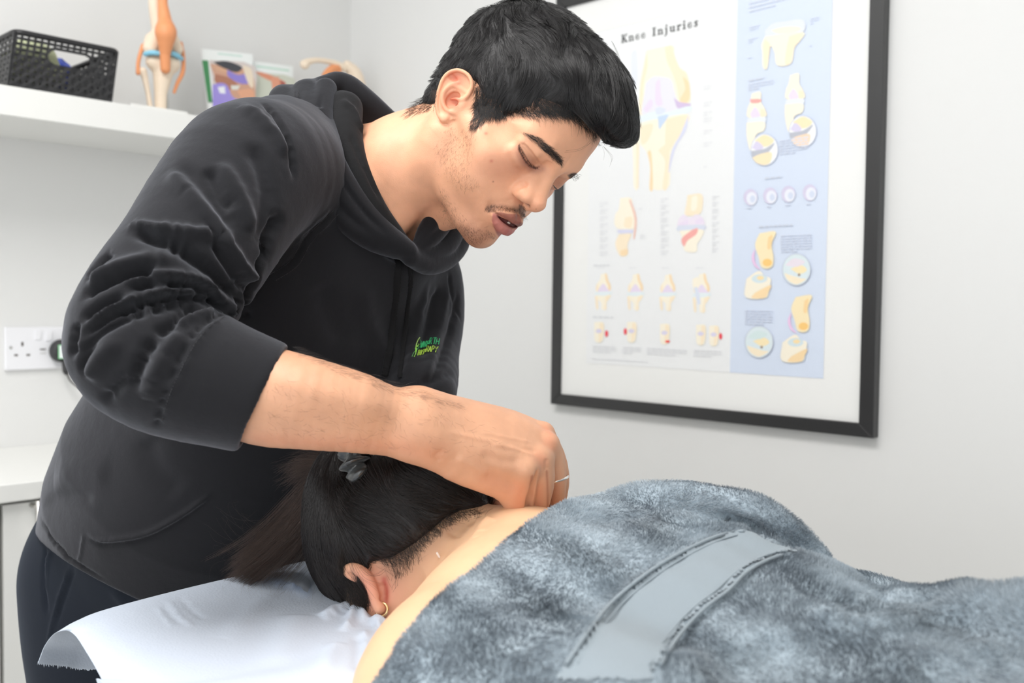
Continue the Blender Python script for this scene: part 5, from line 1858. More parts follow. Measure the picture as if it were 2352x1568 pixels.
# ================================================================ put the man together
def fabric(name, color, scale=1500, rough=.92, bump=.25, sheen=.25, tint=(.6, .62, .7)):
    m, N, L, B = nodes(name)
    B.inputs['Base Color'].default_value = (*color, 1); B.inputs['Roughness'].default_value = rough
    B.inputs['Specular IOR Level'].default_value = .25
    B.inputs['Sheen Weight'].default_value = sheen; B.inputs['Sheen Roughness'].default_value = .45
    B.inputs['Sheen Tint'].default_value = (*tint, 1)
    tc = N.new('ShaderNodeTexCoord'); n1 = N.new('ShaderNodeTexNoise'); n1.inputs['Scale'].default_value = scale; n1.inputs['Detail'].default_value = 2
    n2 = N.new('ShaderNodeTexNoise'); n2.inputs['Scale'].default_value = 60; n2.inputs['Detail'].default_value = 6
    ad = N.new('ShaderNodeMath'); ad.operation = 'MULTIPLY_ADD'; ad.inputs[1].default_value = .25
    L.new(tc.outputs['Object'], n1.inputs['Vector']); L.new(tc.outputs['Object'], n2.inputs['Vector'])
    L.new(n1.outputs['Fac'], ad.inputs[0]); L.new(n2.outputs['Fac'], ad.inputs[2])
    b = N.new('ShaderNodeBump'); b.inputs['Strength'].default_value = bump; b.inputs['Distance'].default_value = .0012
    L.new(ad.outputs[0], b.inputs['Height']); L.new(b.outputs['Normal'], B.inputs['Normal'])
    return m


m_hoodie = fabric('hoodie_jersey', (.0125, .0125, .0148), sheen=.34, bump=.6)
m_lining = fabric('hoodie_lining_knit', (.012, .012, .013), scale=500, bump=.7, sheen=.1)
m_cord = fabric('woven_cord', (.009, .009, .010), scale=400, bump=.9, sheen=.05)
m_trouser = fabric('navy_twill', (.008, .011, .018), scale=1800, sheen=.08, tint=(.5, .6, .8))

man = tag(empty('person', tuple(np.array([*W(300, 1568, 1.35)[:2], 0]))), 'man in black hooded sweatshirt bending over the couch, looking down at his hand', 'person')


def joined(name, parts):
    Vs, Qs, Cs = [], [], []; b = 0
    for V, Q, c in parts:
        Vs.append(V); Qs.append(Q + b); Cs.append(np.broadcast_to(c, (len(V), 3))); b += len(V)
    return npmesh(name, np.vstack(Vs), np.vstack(Qs), np.vstack(Cs))


# trunk and legs under the clothes, so the body is whole
bd_ = Clay()
bd_.fn(lambda P: np.maximum(trunk(P, ST, -.045), -.06 - (P - Ppt) @ es_), Ppt - .8, Npt + .8, k=.03)
bd_.chain([(*C(p[0], p[1], p[2]), p[3] - .022) for p in ((640, 395, 1.045, .072), (575, 402, 1.0, .074), (505, 490, .955, .066), (435, 600, .915, .060), (362, 700, .885, .058), (345, 785, .868, .056), (370, 832, .862, .058), (440, 858, .86, .060), (520, 885, .862, .060))], k=.03, n=16)
bd_.chain([(l[0], l[1], l[2], l[3] - .018) for l in LS], k=.03)
bd_.chain([CRr(215, 1340, 1.28, .06), CRr(250, 1650, 1.27, .058), CRr(262, 2300, 1.30, .045), CRr(262, 2900, 1.34, .035)], k=.05)
bd_.chain([CRr(400, 1340, 1.43, .06), CRr(440, 1650, 1.45, .058), CRr(440, 2250, 1.48, .045), CRr(430, 2750, 1.50, .035)], k=.05)
Vb, Qb = surface(bd_, (-.80, -.34, .76), (.06, 1.35, 1.62), .008)
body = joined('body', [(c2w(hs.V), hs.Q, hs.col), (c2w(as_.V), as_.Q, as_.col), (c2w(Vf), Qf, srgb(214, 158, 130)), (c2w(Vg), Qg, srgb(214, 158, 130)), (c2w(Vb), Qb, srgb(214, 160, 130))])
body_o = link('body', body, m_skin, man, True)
hair_all(man)

# teeth behind the parted lips
tm = mat('tooth', srgb(226, 214, 200), .25)
te = MB()
for i in range(-4, 5):
    cx_ = i * 4.3; cy_ = 97.0 - abs(i) ** 1.7 * .62; w_2 = 2.05
    th = math.radians(i * 9)
    q = []
    for sx in (-1, 1):
        for sy in (-1, 1):
            for sz in (-1, 1):
                q.append((cx_ + sx * w_2 * math.cos(th) + sy * 1.6 * math.sin(th), cy_ - sx * w_2 * math.sin(th) + sy * 1.6 * math.cos(th), -46.0 + sz * 3.0))
    te.add([c2w(h2c(v)) for v in q], [(0, 1, 3, 2), (4, 6, 7, 5), (0, 4, 5, 1), (2, 3, 7, 6), (0, 2, 6, 4), (1, 5, 7, 3)])
te.build('teeth', tm, man)

hoodie = link('hoodie', npmesh('hoodie', c2w(ts.V), ts.Q), m_hoodie, man, True)
link('hood', npmesh('hood', c2w(ks.V), ks.Q), m_hoodie, hoodie, True)
link('hood_lining', npmesh('hood_lining', c2w(lsn.V), lsn.Q), m_lining, hoodie, True)['label'] = 'knitted inner face of the hood'
Vz, Qz = surface(tr_, (-.80, .10, 1.02), (-.05, 1.42, 1.66), .004)
Vz = relax(Vz, Qz, 2, .5)
tz_ = Sculpt(Vz, Qz)
for L, w, h_ in [([(165, 1290), (140, 1360), (118, 1440), (108, 1500)], .003, .003), ([(105, 1250), (100, 1330), (108, 1420)], .004, -.004), ([(118, 1265), (106, 1300), (102, 1380)], .004, .003), ([(172, 1300), (150, 1360), (125, 1440)], .004, -.003), ([(260, 1345), (300, 1400), (380, 1410)], .012, .003)]:
    tz_.fold(L, w, h_)
link('trousers', npmesh('trousers', c2w(tz_.V), tz_.Q), m_trouser, man, True)
for p in (CRr(262, 2960, 1.30, 0), CRr(430, 2800, 1.47, 0)):
    w0 = c2w(np.array(p[:3])); d0 = np.array([0, -1, 0])
    sh_ = Clay(); a0_ = np.array([w0[0], w0[1] + .02, .045]); sh_.chain([(*a0_, .04), (*(a0_ + d0 * .12 + [0, 0, -.005]), .038), (*(a0_ + d0 * .2 + [0, 0, -.008]), .034)], k=.02); sh_.fn(lambda P: P[:, 2] - .0, a0_ - .3, a0_ + .3, k=.004, cut=True)
    V_, Q_ = surface(sh_, a0_ - .28, a0_ + .28, .006)
    link('shoe', npmesh('shoe', V_, Q_), mat('shoe_leather', (.01, .01, .011), .5), man, True)


# draw-cords: flat woven bands lying on the chest
def band(S, pts, width, name, m, parent, lift=.0018, n=50, ridges=0):
    L = S.line(pts, n)
    L[:, 2] = np.convolve(np.pad(L[:, 2], 3, 'edge'), np.ones(7) / 7, 'valid')
    mb_ = MB(); G = []
    T = np.gradient(L, axis=0); T /= np.linalg.norm(T, axis=1)[:, None]
    for i, p in enumerate(L):
        side = np.cross(T[i], [0, 0, 1.0]); side /= np.linalg.norm(side)
        row = []
        for a in np.linspace(0, 2 * math.pi, 13):
            wv = 1 + .10 * math.sin(i * 2.6)
            row.append(c2w(p + np.array([0, 0, -lift]) + side * math.cos(a) * width / 2 * wv + np.array([0, 0, -1]) * math.sin(a) * .0014 * wv))
        G.append(row)
    return mb_.grid(G).build(name, m, parent, True)


band(ts, [(908, 572), (914, 600), (911, 660), (904, 720), (898, 780), (890, 830), (884, 862)], .0085, 'drawstring', m_cord, hoodie, n=90)
band(ts, [(938, 600), (944, 640), (938, 690), (932, 750), (926, 800), (918, 866)], .0055, 'drawstring', m_cord, hoodie, n=90)


# stitches beside the seams
def stitches(S, lines, name, parent, step=5.2, r=.00032):
    mb_ = MB()
    for pts in lines:
        L = S.line(pts, 200)
        if L is None: continue
        s = np.concatenate([[0], np.cumsum(np.linalg.norm(np.diff(L, axis=0), axis=1))])
        q = .0
        while q < s[-1] - .0016:
            a, b = [np.array([np.interp(v, s, L[:, k]) for k in range(3)]) for v in (q, q + .0015)]
            o_ = np.array([0, 0, -.0006])
            mb_.tube([c2w(a + o_), c2w(b + o_)], r, 4); q += .0026
    return mb_.build(name, mat('stitch_thread', (.03, .03, .034), .6), parent)


stitches(ts, [[(766, 484), (738, 510), (698, 549), (666, 600), (618, 632)], [(780, 488), (756, 516), (716, 556), (684, 610), (632, 645)], Zf([(605, 1350), (650, 1200), (715, 1055), (800, 895), (890, 785), (985, 722)], 140, 450, 2.613)], 'stitching', hoodie)
stitches(ks, [[(678, 210), (676, 270), (690, 340)], [(686, 208), (686, 268), (700, 340)]], 'stitching', hoodie)

# embroidered badge on the chest
m_emb = vcol_mat('embroidery', .6)
EV, EF, EC_ = [], [], []


def estroke(pts, w, c0, c1=None):
    P = np.array(pts, float)
    if len(P) > 2: P = catmull(P, len(P) * 4)
    L = ts.line(P, len(P)) if len(P) > 2 else np.array([C(p[0], p[1], ts.depth(*p)) for p in P])
    w_ = w * 1.18 / F * .5
    b = len(EV); n_ = len(L)
    T = np.gradient(L, axis=0); T /= np.linalg.norm(T, axis=1)[:, None] + 1e-9
    for i in range(n_):
        sd = np.cross(T[i], [0, 0, 1.]); sd /= np.linalg.norm(sd)
        for k_ in (-1, 0, 1):
            EV.append(c2w(L[i] + sd * k_ * w_ + np.array([0, 0, -.0008 - (.0005 if k_ == 0 else 0)])))
            t = i / (n_ - 1); EC_.append(np.array(srgb(*c0)) * (1 - t) + np.array(srgb(*(c1 or c0))) * t)
    for i in range(n_ - 1):
        for k_ in (0, 1): EF.append([b + i * 3 + k_, b + i * 3 + k_ + 1, b + i * 3 + k_ + 4, b + i * 3 + k_ + 3])


EZ = lambda L: [(920 + a / 17.425, 750 + b / 17.425) for a, b in L]
G1, G2, G3 = (60, 190, 120), (150, 220, 90), (190, 220, 130)
estroke(EZ([(780, 425), (690, 560), (630, 740), (620, 880), (620, 1010), (590, 1120), (545, 1200)]), 2.0, G3, G2)
estroke(EZ([(600, 830), (625, 900), (620, 1000)]), 3.6, G2)
estroke(EZ([(580, 980), (520, 1060), (460, 1200)]), 1.3, (110, 180, 110))
estroke(EZ([(735, 680), (700, 740), (660, 800)]), 3.4, G2)
estroke(EZ([(785, 520), (820, 600), (790, 720), (720, 840), (650, 920)]), 1.4, (90, 190, 120))
LET = {'W': [[(0, 0), (.25, 1), (.5, .25), (.75, 1), (1, 0)]], 'A': [[(0, 1), (.5, 0), (1, 1)], [(.22, .65), (.78, .65)]], 'N': [[(0, 1), (0, 0), (1, 1), (1, 0)]], 'O': [[(.5, 0), (0, .3), (0, .7), (.5, 1), (1, .7), (1, .3), (.5, 0)]],
       'R': [[(0, 1), (0, 0), (.7, 0), (.9, .25), (.7, .5), (0, .5)], [(.4, .5), (1, 1)]], 'T': [[(0, 0), (1, 0)], [(.5, 0), (.5, 1)]], 'H': [[(0, 0), (0, 1)], [(1, 0), (1, 1)], [(0, .5), (1, .5)]], 'P': [[(0, 1), (0, 0), (.7, 0), (.95, .27), (.7, .55), (0, .55)]],
       'Y': [[(0, 0), (.5, .5)], [(1, 0), (.5, .5), (.45, 1)]], 'S': [[(1, .12), (.5, 0), (.05, .25), (.5, .5), (.95, .75), (.5, 1), (0, .88)]], 'I': [[(.5, 0), (.5, 1)]], 'D': [[(0, 0), (0, 1), (.6, 1), (1, .5), (.6, 0), (0, 0)]]}


def etext(items, col):
    """items: letter, centre x, top y, width, height in badge zoom pixels, slant"""
    for ch_, x, y, w, h in items:
        for st_ in LET[ch_]:
            q = [(x + (a - .5) * w - (b - .5) * h * .22, y + b * h) for a, b in st_]
            for a, b in zip(q[:-1], q[1:]): estroke(EZ([a, b]), 1.75, col)


etext([('W', 840, 590, 80, 250), ('A', 905, 590, 60, 240), ('N', 965, 590, 60, 230), ('D', 1035, 575, 60, 210), ('O', 1115, 550, 60, 140), ('R', 1215, 445, 90, 250), ('T', 1360, 445, 130, 250), ('H', 1490, 465, 110, 240)], G1)
etext([('P', 740, 930, 60, 220), ('H', 790, 935, 50, 200), ('Y', 845, 920, 60, 200), ('S', 915, 905, 60, 200), ('I', 965, 890, 20, 150), ('O', 1010, 880, 40, 130), ('R', 1085, 770, 80, 230), ('A', 1180, 780, 90, 220), ('P', 1300, 770, 90, 230), ('Y', 1430, 790, 110, 230)], (178, 214, 80))
link('badge', npmesh('badge', EV, EF, np.array(EC_)), m_emb, hoodie)['label'] = 'green and lime embroidered clinic name with a leaping figure'

# ring, plaster
def ring_at(c, axis, R, r, name, m, parent, flat=1.0, n=40, wid=None):
    c = np.asarray(c); axis = np.asarray(axis, float); axis /= np.linalg.norm(axis)
    u = np.cross(axis, [0, 0, 1.0]); u /= np.linalg.norm(u); v = np.cross(axis, u)
    G = []
    for a in np.linspace(0, 2 * math.pi, n + 1):
        dr = math.cos(a) * u + math.sin(a) * v * flat
        G.append([c2w(c + dr * R + dr * r * math.cos(b) + axis * (wid or r) * math.sin(b)) for b in np.linspace(0, 2 * math.pi, 11)])
    return MB().grid(G).build(name, m, parent, True)


m_silver = mat('silver', (.82, .80, .76), .18, metal=1)
ring_at(C(1276, 1101, .9425), C(1272, 1150, .948) - C(1270, 1060, .936) + np.array([.009, 0, -.012]), .0126, .0007, 'finger_ring', m_silver, man, wid=.0013)
m_plaster = mat('plaster_fabric', srgb(176, 138, 122), .9, bump=.8, scale=900)
pf = Clay(); pf.chain([CRr(1131, 1118, .973, .0118), CRr(1149, 1151, .9645, .0096)], k=.002)
Vp, Qp = surface(pf, (-.05, .12, .94), (.01, .18, 1.0), .0013)
nn = C(1150, 1152, .964) - C(1131, 1118, .973); nn /= np.linalg.norm(nn)
keep = lambda P: (P - C(1150, 1152, .9645)) @ nn
Vp = Vp - np.maximum(keep(Vp), 0)[:, None] * nn
link('plaster', npmesh('plaster', c2w(Vp), Qp), m_plaster, man, True)['label'] = 'brown fabric plaster round a finger'

# dark hairs along the forearm
AH = skin_hairs(as_, [(670, 792), (760, 832), (860, 862), (960, 895), (1060, 928), (1060, 936), (940, 912), (800, 868), (670, 812)], 900, .010, (.85, .1), .35, .3, .35, 2)
AH2 = skin_hairs(as_, [(620, 860), (1000, 930), (1180, 1000), (1100, 1050), (900, 1030), (600, 990)], 260, .0075, (.7, .5), .12, .5, .5, 3)
ah = np.concatenate([AH, AH2])
strands('arm_hair', ah, .00004, .00002, m_hair, man, np.tile([.03, .02, .016], (len(ah), 1)))

# ================================================================ THE COUCH AND THE LYING WOMAN
TZ = .87
m_vinyl = mat('couch_vinyl', (.05, .055, .06), .5, bump=.2, scale=300)
m_frame = mat('couch_frame_paint', srgb(190, 190, 192), .4)
co = tag(empty('treatment_couch', (.686, 0, 0)), 'padded treatment couch under paper sheet and towel', 'treatment couch')
MB().box((.42, -1.05, .70), (.955, .575, .770), .02).build('padded_top', m_vinyl, co, True)
MB().box((.42, .60, .80), (.955, .925, .8655), .02).build('head_rest', m_vinyl, co, True)
MB().box((.48, .60, .70), (.90, .88, .7995)).build('head_rest_support', m_frame, co)
fm = MB(); fm.box((.46, -1.0, .66), (.915, .88, .70)); fm.build('frame', m_frame, co)
for x in (.49, .885):
    for y in (-.9, .78):
        MB().box((x - .025, y - .025, 0), (x + .025, y + .025, .66), .004).build('leg', m_frame, co)

Xw, Yw, Zw = M[:, 0], M[:, 1], M[:, 2]       # world axes seen in camera-aligned metres


def w2c(p):
    p = np.array(p, float); p[..., 2] -= H
    return p @ M.T


# ---- body (skin)
wb = Clay()
SH = [CRr(1010, 1604, .742, .0585), CRr(1040, 1536, .765, .0595), CRr(1080, 1490, .795, .0615), CRr(1140, 1420, .83, .064), CRr(1200, 1352, .89, .063), CRr(1254, 1338, .92, .0625), CRr(1332, 1335, .95, .065), CRr(1480, 1400, 1.03, .060)]
wb.chain(SH, k=.02, n=24)
T0c = w2c((.686, .57, .872))


def wtrunk(P, grow_=0.0):
    q = P - T0c
    t = -(q @ Yw); x = q @ Xw; z = q @ Zw
    ts_ = [-.08, 0, .10, .22, .34, .46, .60, .80, 1.2, 1.6]
    a = np.interp(t, ts_, [.13, .168, .166, .145, .138, .160, .172, .16, .13, .09]) + grow_
    b = np.interp(t, ts_, [.06, .096, .100, .086, .074, .082, .095, .085, .06, .05]) + grow_
    zc = np.interp(t, ts_, [-.01, .0, .0, -.004, -.012, -.008, .0, -.01, -.02, -.03])
    k0 = np.sqrt((x / a) ** 2 + ((z - zc) / b) ** 2)
    return np.maximum((k0 - 1) * np.minimum(a, b), np.maximum(-.08 - t, t - 1.55))


big_lo, big_hi = T0c - 1.8, T0c + 1.8
wb.fn(lambda P: wtrunk(P), big_lo, big_hi, k=.05)
# near arm lying along the side
wb.chain([CRr(1014, 1610, .742, .052), (*w2c((.485, .42, .885)), .044), (*w2c((.475, .22, .885)), .038), (*w2c((.48, .0, .885)), .030)], k=.05, n=10)
wb.chain([(*w2c((.85, .5, .87)), .042), (*w2c((.87, .3, .86)), .034), (*w2c((.88, .05, .86)), .03)], k=.03, n=8)
wcore = Clay(); wcore.ops = list(wb.ops)
# neck and head
HC = w2c((.632, .765, .938))
wb.chain([CRr(965, 1290, .965, .052), CRr(1060, 1292, .945, .050), CRr(1130, 1300, .93, .052), CRr(1215, 1345, .91, .060)], k=.03, n=10)
wb.chain([CRr(1040, 1262, .935, .022), CRr(1120, 1246, .925, .022), CRr(1200, 1268, .905, .03)], k=.03, n=8)


def along(r): return np.stack([Xw, Yw, Zw], 1)


hrot = np.stack([Xw, Yw, Zw], 1)
wb.ell(HC, (.074, .100, .088), k=.03, rot=hrot)
wb.ell(HC + Zw * -.055 + Yw * -.02, (.055, .085, .06), k=.02, rot=hrot)
wb.ell(C(905, 1372, .945), (.040, .036, .040), k=.03)
wb.fn(lambda P: np.where(((P - T0c) @ Yw) > .06, (P - T0c) @ Zw - 0.0, 9.0), HC - .3, HC + .3, k=.006, cut=True)
# near ear seen from behind
wb.ell(C(872, 1352, .925), (.016, .022, .012), k=.008)
wb.chain([CRr(798, 1305, .915, .0042), CRr(812, 1303, .912, .0050), CRr(830, 1312, .908, .0056), CRr(846, 1332, .904, .0058), CRr(857, 1356, .900, .0056), CRr(864, 1380, .898, .0054), CRr(872, 1397, .897, .0056)], k=.003, n=20)
wb.chain([CRr(797, 1316, .917, .0036), CRr(812, 1326, .916, .0036), CRr(834, 1333, .914, .0036)], k=.003, n=8)
wb.chain([CRr(806, 1314, .920, .0045), CRr(840, 1330, .916, .006)], k=.003)
wb.ell(C(884, 1352, .912), (.0085, .017, .008), k=.005)
wl, wh = np.array([-.26, .08, .02]), np.array([.62, .62, 1.12])
SKINW = (np.array([-.16, .10, .62]), np.array([.30, .42, 1.08]))
Vw, Qw = surface(wb, *SKINW, .0018)
Vw = relax(Vw, Qw, 2, .5)
ws = Sculpt(Vw, Qw)
ws.fold([(1100, 1180), (1075, 1195), (1050, 1215), (1035, 1240)], .010, -.004)
ws.fold([(1130, 1186), (1110, 1205), (1090, 1235)], .008, .003)
ws.fold([(872, 1335), (880, 1360), (882, 1385)], .004, -.003)
ws.redo()
n = len(ws.V)
ws.col = np.tile(np.array(srgb(232, 190, 152)), (n, 1))


def wtint(c, r, col, a):
    w = a * np.exp(-(((ws.V - c) / r) ** 2).sum(1) * 1.3)
    ws.col[:] = ws.col * (1 - w[:, None]) + np.array(col) * w[:, None]


wtint(C(850, 1350, .905), (.040, .035, .03), srgb(222, 140, 122), .85)
wtint(C(900, 1400, .93), (.035, .035, .03), srgb(206, 140, 120), .7)
wtint(C(1000, 1290, .92), (.06, .05, .05), srgb(206, 150, 118), .7)
ws.tint([(905, 1300), (940, 1270), (985, 1235), (1030, 1200)], .022, srgb(110, 80, 62), .55)
ws.tint([(882, 1330), (888, 1355), (886, 1380)], .0035, srgb(170, 70, 58), .8)
m_wskin = vcol_mat('woman_skin', .5, sss=.12, bump=.12, scale=900, spec=.35, mottled=.03)
woman = tag(empty('person', (.686, .3, TZ)), 'woman lying face down on the couch with dark ponytail, hoop earring and grey towel', 'person')
Vlo, Qlo = surface(wb, (-.30, .06, -.75), (1.35, .50, 1.10), .008)
# the hidden part of her body, coarser, joined on below the towel
cl = w2c(np.array([0, .50, 0]))
keepf = ((Vlo - w2c(np.array([.686, .40, .9]))) @ -Yw) > 0
Ql2 = Qlo[keepf[Qlo].all(1)]
wbody = link('body', joined('body', [(c2w(ws.V), ws.Q, ws.col), (c2w(Vlo - normals(Vlo, Qlo) * .003), Ql2, srgb(232, 190, 152))]), m_wskin, woman, True)
ring_at(C(876.5, 1399, .8965), np.array([.28, .25, .93]), .0058, .0011, 'earring', mat('gold', (.83, .62, .32), .22, metal=1), woman, wid=.0011)

# ---- her hair
wh_ = Clay()
HH = HC + Yw * .004
wh_.ell(HH, (.086, .114, .102), k=.02, rot=hrot)
wh_.chain([CRr(960, 1150, .965, .050), CRr(1040, 1165, .945, .030), CRr(1085, 1170, .935, .014)], k=.03, n=8)
wh_.chain([CRr(835, 1105, 1.0, .040), CRr(900, 1150, .96, .05)], k=.04)
NAPE = np.array([(1128, 1178), (1100, 1186), (1064, 1180), (1030, 1196), (1000, 1226), (962, 1256), (930, 1275), (900, 1290), (870, 1298), (845, 1300), (820, 1296), (800, 1290)], float)
NAPE[-3:] = [(852, 1302), (846, 1436), (700, 1446)]


class WHair:
    _pad = 0.0

    def __call__(s, P):
        wh_._pad = s._pad
        d = wh_(P)
        # hair ends at the nape line: a surface swept through the line away from the camera
        px = 1176 + F * P[:, 0] / P[:, 2]; py = 784 + F * P[:, 1] / P[:, 2]
        xs = NAPE[::-1, 0]; ys = NAPE[::-1, 1]
        line = np.interp(px, xs, ys)
        g = (py - line) * P[:, 2] / F
        return smax(d, g * .8, .014)


whf = WHair()
Vq, Qq = surface(whf, HC - .19, HC + .19, .003)
Nq = normals(Vq, Qq)
BUN = C(832, 1072, .985)
nw = 17000
ptsV = Vq; facing = (Nq * Vq).sum(1) / np.linalg.norm(Vq, axis=1) < .35
pxq = 1176 + F * Vq[:, 0] / Vq[:, 2]; pyq = 784 + F * Vq[:, 1] / Vq[:, 2]
wt_ = facing.astype(float)
pick = rng.choice(len(Vq), nw, p=wt_ / wt_.sum())
P = Vq[pick] + rng.normal(0, .0012, (nw, 3)); Nn = Nq[pick]
k = 10
dist = np.linalg.norm(BUN - P, axis=1)
L = np.minimum(dist * .95, rng.uniform(.04, .10, nw))
path = [P - Nn * .003]
nz = noise3(P * 1000, 22.0, 9)
cur = path[0].copy()
for i in range(1, k):
    D = BUN - cur; D /= np.linalg.norm(D, axis=1)[:, None] + 1e-9
    D = D + .22 * nz + .18 * noise3(cur * 1000, 30.0, 12)
    whf._pad = .03
    e = .002
    d0 = whf(cur)
    g = np.stack([whf(cur + np.array(v) * e) for v in ((1, 0, 0), (0, 1, 0), (0, 0, 1))], 1) - d0[:, None]
    g /= np.linalg.norm(g, axis=1)[:, None] + 1e-9
    D = D - g * (D * g).sum(1)[:, None]; D /= np.linalg.norm(D, axis=1)[:, None] + 1e-9
    cur = cur + D * (L / (k - 1))[:, None] + g * np.clip(rng.uniform(-.001, .0016, nw) - d0, -.003, .003)[:, None] * .6
    path.append(cur.copy())
wpaths = clump(np.stack(path, 1), 900, .5, 4)
wpaths = clump(wpaths, 140, .25, 6)


def tail(n_, guides, spread0, spread1, seed, k=22, wav=.004):
    r = np.random.default_rng(seed)
    out = []
    G = [catmull(np.array([C(*p) for p in g]), k) for g in guides]
    for i in range(n_):
        w = r.dirichlet(np.ones(len(G)) * .45)
        c_ = sum(a * b for a, b in zip(w, G))
        t = np.linspace(0, 1, k)[:, None]
        o = r.normal(0, 1, 3); o /= max(1, np.linalg.norm(o) / 1.6)
        ph = r.uniform(0, 6.28); fr_ = r.uniform(3, 7)
        c_ = c_ + o * (spread0 + (spread1 - spread0) * t) + np.array([.3, 1, .3]) * np.sin(t * fr_ + ph) * wav * t
        e = r.uniform(.72, 1.0)
        q = np.linspace(0, e, k)
        out.append(np.stack([np.interp(q, t[:, 0], c_[:, j]) for j in range(3)], 1))
    return np.array(out)


PT = tail(5200, [
    [(812, 1068, .985), (760, 1090, 1.0), (712, 1150, 1.01), (650, 1220, 1.02), (585, 1280, 1.04), (505, 1330, 1.06)],
    [(808, 1078, .985), (760, 1110, .995), (715, 1175, 1.0), (660, 1245, 1.01), (600, 1300, 1.025), (530, 1345, 1.04)],
    [(815, 1060, .99), (762, 1070, 1.01), (705, 1115, 1.02), (632, 1200, 1.03), (565, 1262, 1.05), (490, 1312, 1.07)],
    [(812, 1072, .982), (775, 1120, .985), (735, 1190, .99), (690, 1260, .995), (640, 1310, 1.0), (590, 1350, 1.01)]], .004, .012, 5)
PT = clump(PT, 120, .55, 8, 1.2)
PT2 = tail(900, [
    [(812, 1062, .99), (760, 1058, 1.01), (700, 1062, 1.03), (640, 1085, 1.05)],
    [(812, 1068, .985), (750, 1075, 1.0), (690, 1085, 1.02), (660, 1110, 1.03)],
    [(812, 1064, .985), (765, 1066, 1.0), (720, 1072, 1.01), (690, 1090, 1.02)]], .004, .010, 6)
WISP = tail(160, [
    [(720, 1130, 1.0), (620, 1190, 1.02), (560, 1130, 1.03), (640, 1100, 1.03)],
    [(640, 1230, 1.01), (560, 1330, 1.02), (620, 1390, .995), (700, 1440, .96)],
    [(600, 1290, 1.02), (520, 1350, 1.02), (480, 1410, 1.0), (470, 1450, .985)],
    [(690, 1200, 1.0), (560, 1200, 1.02), (500, 1160, 1.03), (470, 1120, 1.04)],
    [(760, 1330, .96), (740, 1400, .95), (720, 1460, .94), (690, 1490, .93)],
    [(700, 1260, 1.0), (640, 1330, 1.0), (690, 1380, .975), (640, 1460, .96)]], .01, .012, 7, wav=.012)
m_whair = vcol_mat('dark_brown_hair', .34, spec=.6)
hair2 = link('hair', npmesh('hair', c2w(Vq - Nq * .0025), Qq), m_cap, woman, True)
hair2['label'] = 'dark brown hair gathered up into a ponytail'
allp = c2w(wpaths)
t1 = rng.uniform(.5, 1.5, nw)[:, None] * np.array([.014, .010, .0095])
strands('hair_strands', allp, .00017, .00004, m_whair, hair2, t1)
pt = np.concatenate([PT, PT2]); t2 = rng.uniform(.5, 1.5, len(pt))[:, None] * np.array([.060, .034, .025])
strands('ponytail', c2w(pt), .00013, .00004, m_whair, hair2, t2)
strands('loose_hairs', c2w(WISP), .00005, .00003, m_whair, hair2, np.tile([.05, .035, .025], (len(WISP), 1)))
W1 = skin_hairs(ws, [(1120, 1176), (1085, 1190), (1040, 1208), (998, 1245), (962, 1278), (930, 1296), (895, 1306), (880, 1290), (960, 1250), (1010, 1210), (1060, 1178)], 1900, .013, (-.6, -.75), .12, .25, .45, 5)
W2 = skin_hairs(ws, [(905, 1300), (945, 1290), (965, 1292), (935, 1325), (912, 1345), (900, 1360)], 160, .014, (-.25, -1), .08, .3, .35, 4)
W3 = skin_hairs(ws, [(770, 1290), (790, 1300), (800, 1335), (838, 1350), (850, 1400), (845, 1430), (790, 1390), (740, 1340)], 3600, .022, (-.2, -1), .1, .2, .3, 3)
wn = np.concatenate([W1, W2, W3])
strands('nape_hair', wn, .00008, .00002, m_whair, hair2, np.tile([.020, .014, .011], (len(wn), 1)))
EARW = tail(14, [[(800, 1290, .905), (812, 1318, .895), (838, 1345, .893), (866, 1385, .89)], [(806, 1296, .905), (812, 1345, .898), (835, 1375, .898), (868, 1392, .895)], [(830, 1300, .905), (860, 1318, .893), (886, 1306, .90), (893, 1285, .91)]], .0012, .002, 11, wav=.002)
strands('ear_wisps', c2w(EARW), .00010, .00004, m_whair, hair2, np.tile([.02, .013, .012], (len(EARW), 1)))

# satin scrunchie
sc_c = C(838, 1064, .94); ax_ = np.array([-.75, .25, .35]); ax_ /= np.linalg.norm(ax_)
u_ = np.cross(ax_, [0, 1, 0]); u_ /= np.linalg.norm(u_); v_ = np.cross(ax_, u_)
G = []
for i in range(121):
    a = 2 * math.pi * i / 120
    dr = math.cos(a) * u_ + math.sin(a) * v_
    row = []
    for j in range(25):
        b = 2 * math.pi * j / 24
        rr = .0100 * (1 + .30 * math.sin(a * 11 + 1.5 * math.sin(b)) + .10 * math.sin(a * 19 + b * 2) + .10 * math.sin(3 * b + a * 7))
        row.append(c2w(sc_c + dr * (.017 + rr * math.cos(b)) + ax_ * rr * 1.15 * math.sin(b)))
    G.append(row)
m_satin = mat('black_satin', (.014, .017, .018), .22, spec=.8, sheen=.3)
MB().grid(G).build('scrunchie', m_satin, woman, True)['label'] = 'crumpled black satin scrunchie'

# ---- acupuncture needle
na, nb = C(1003.5, 1269, .885), C(1016, 1290, .893)
nd_ = tag(MB().tube([c2w(na), c2w(nb), c2w(nb + (nb - na) * .5)], [.0009, .0009, .0003], 8).build('acupuncture_needle', mat('needle_handle', srgb(240, 226, 214), .25), None, True), 'short pale needle standing in the skin at the lying woman\'s nape', 'needle')

# ================================================================ COUCH PAPER
def PZ(px, py, dz=0.0): return on_z(px, py, TZ + dz)


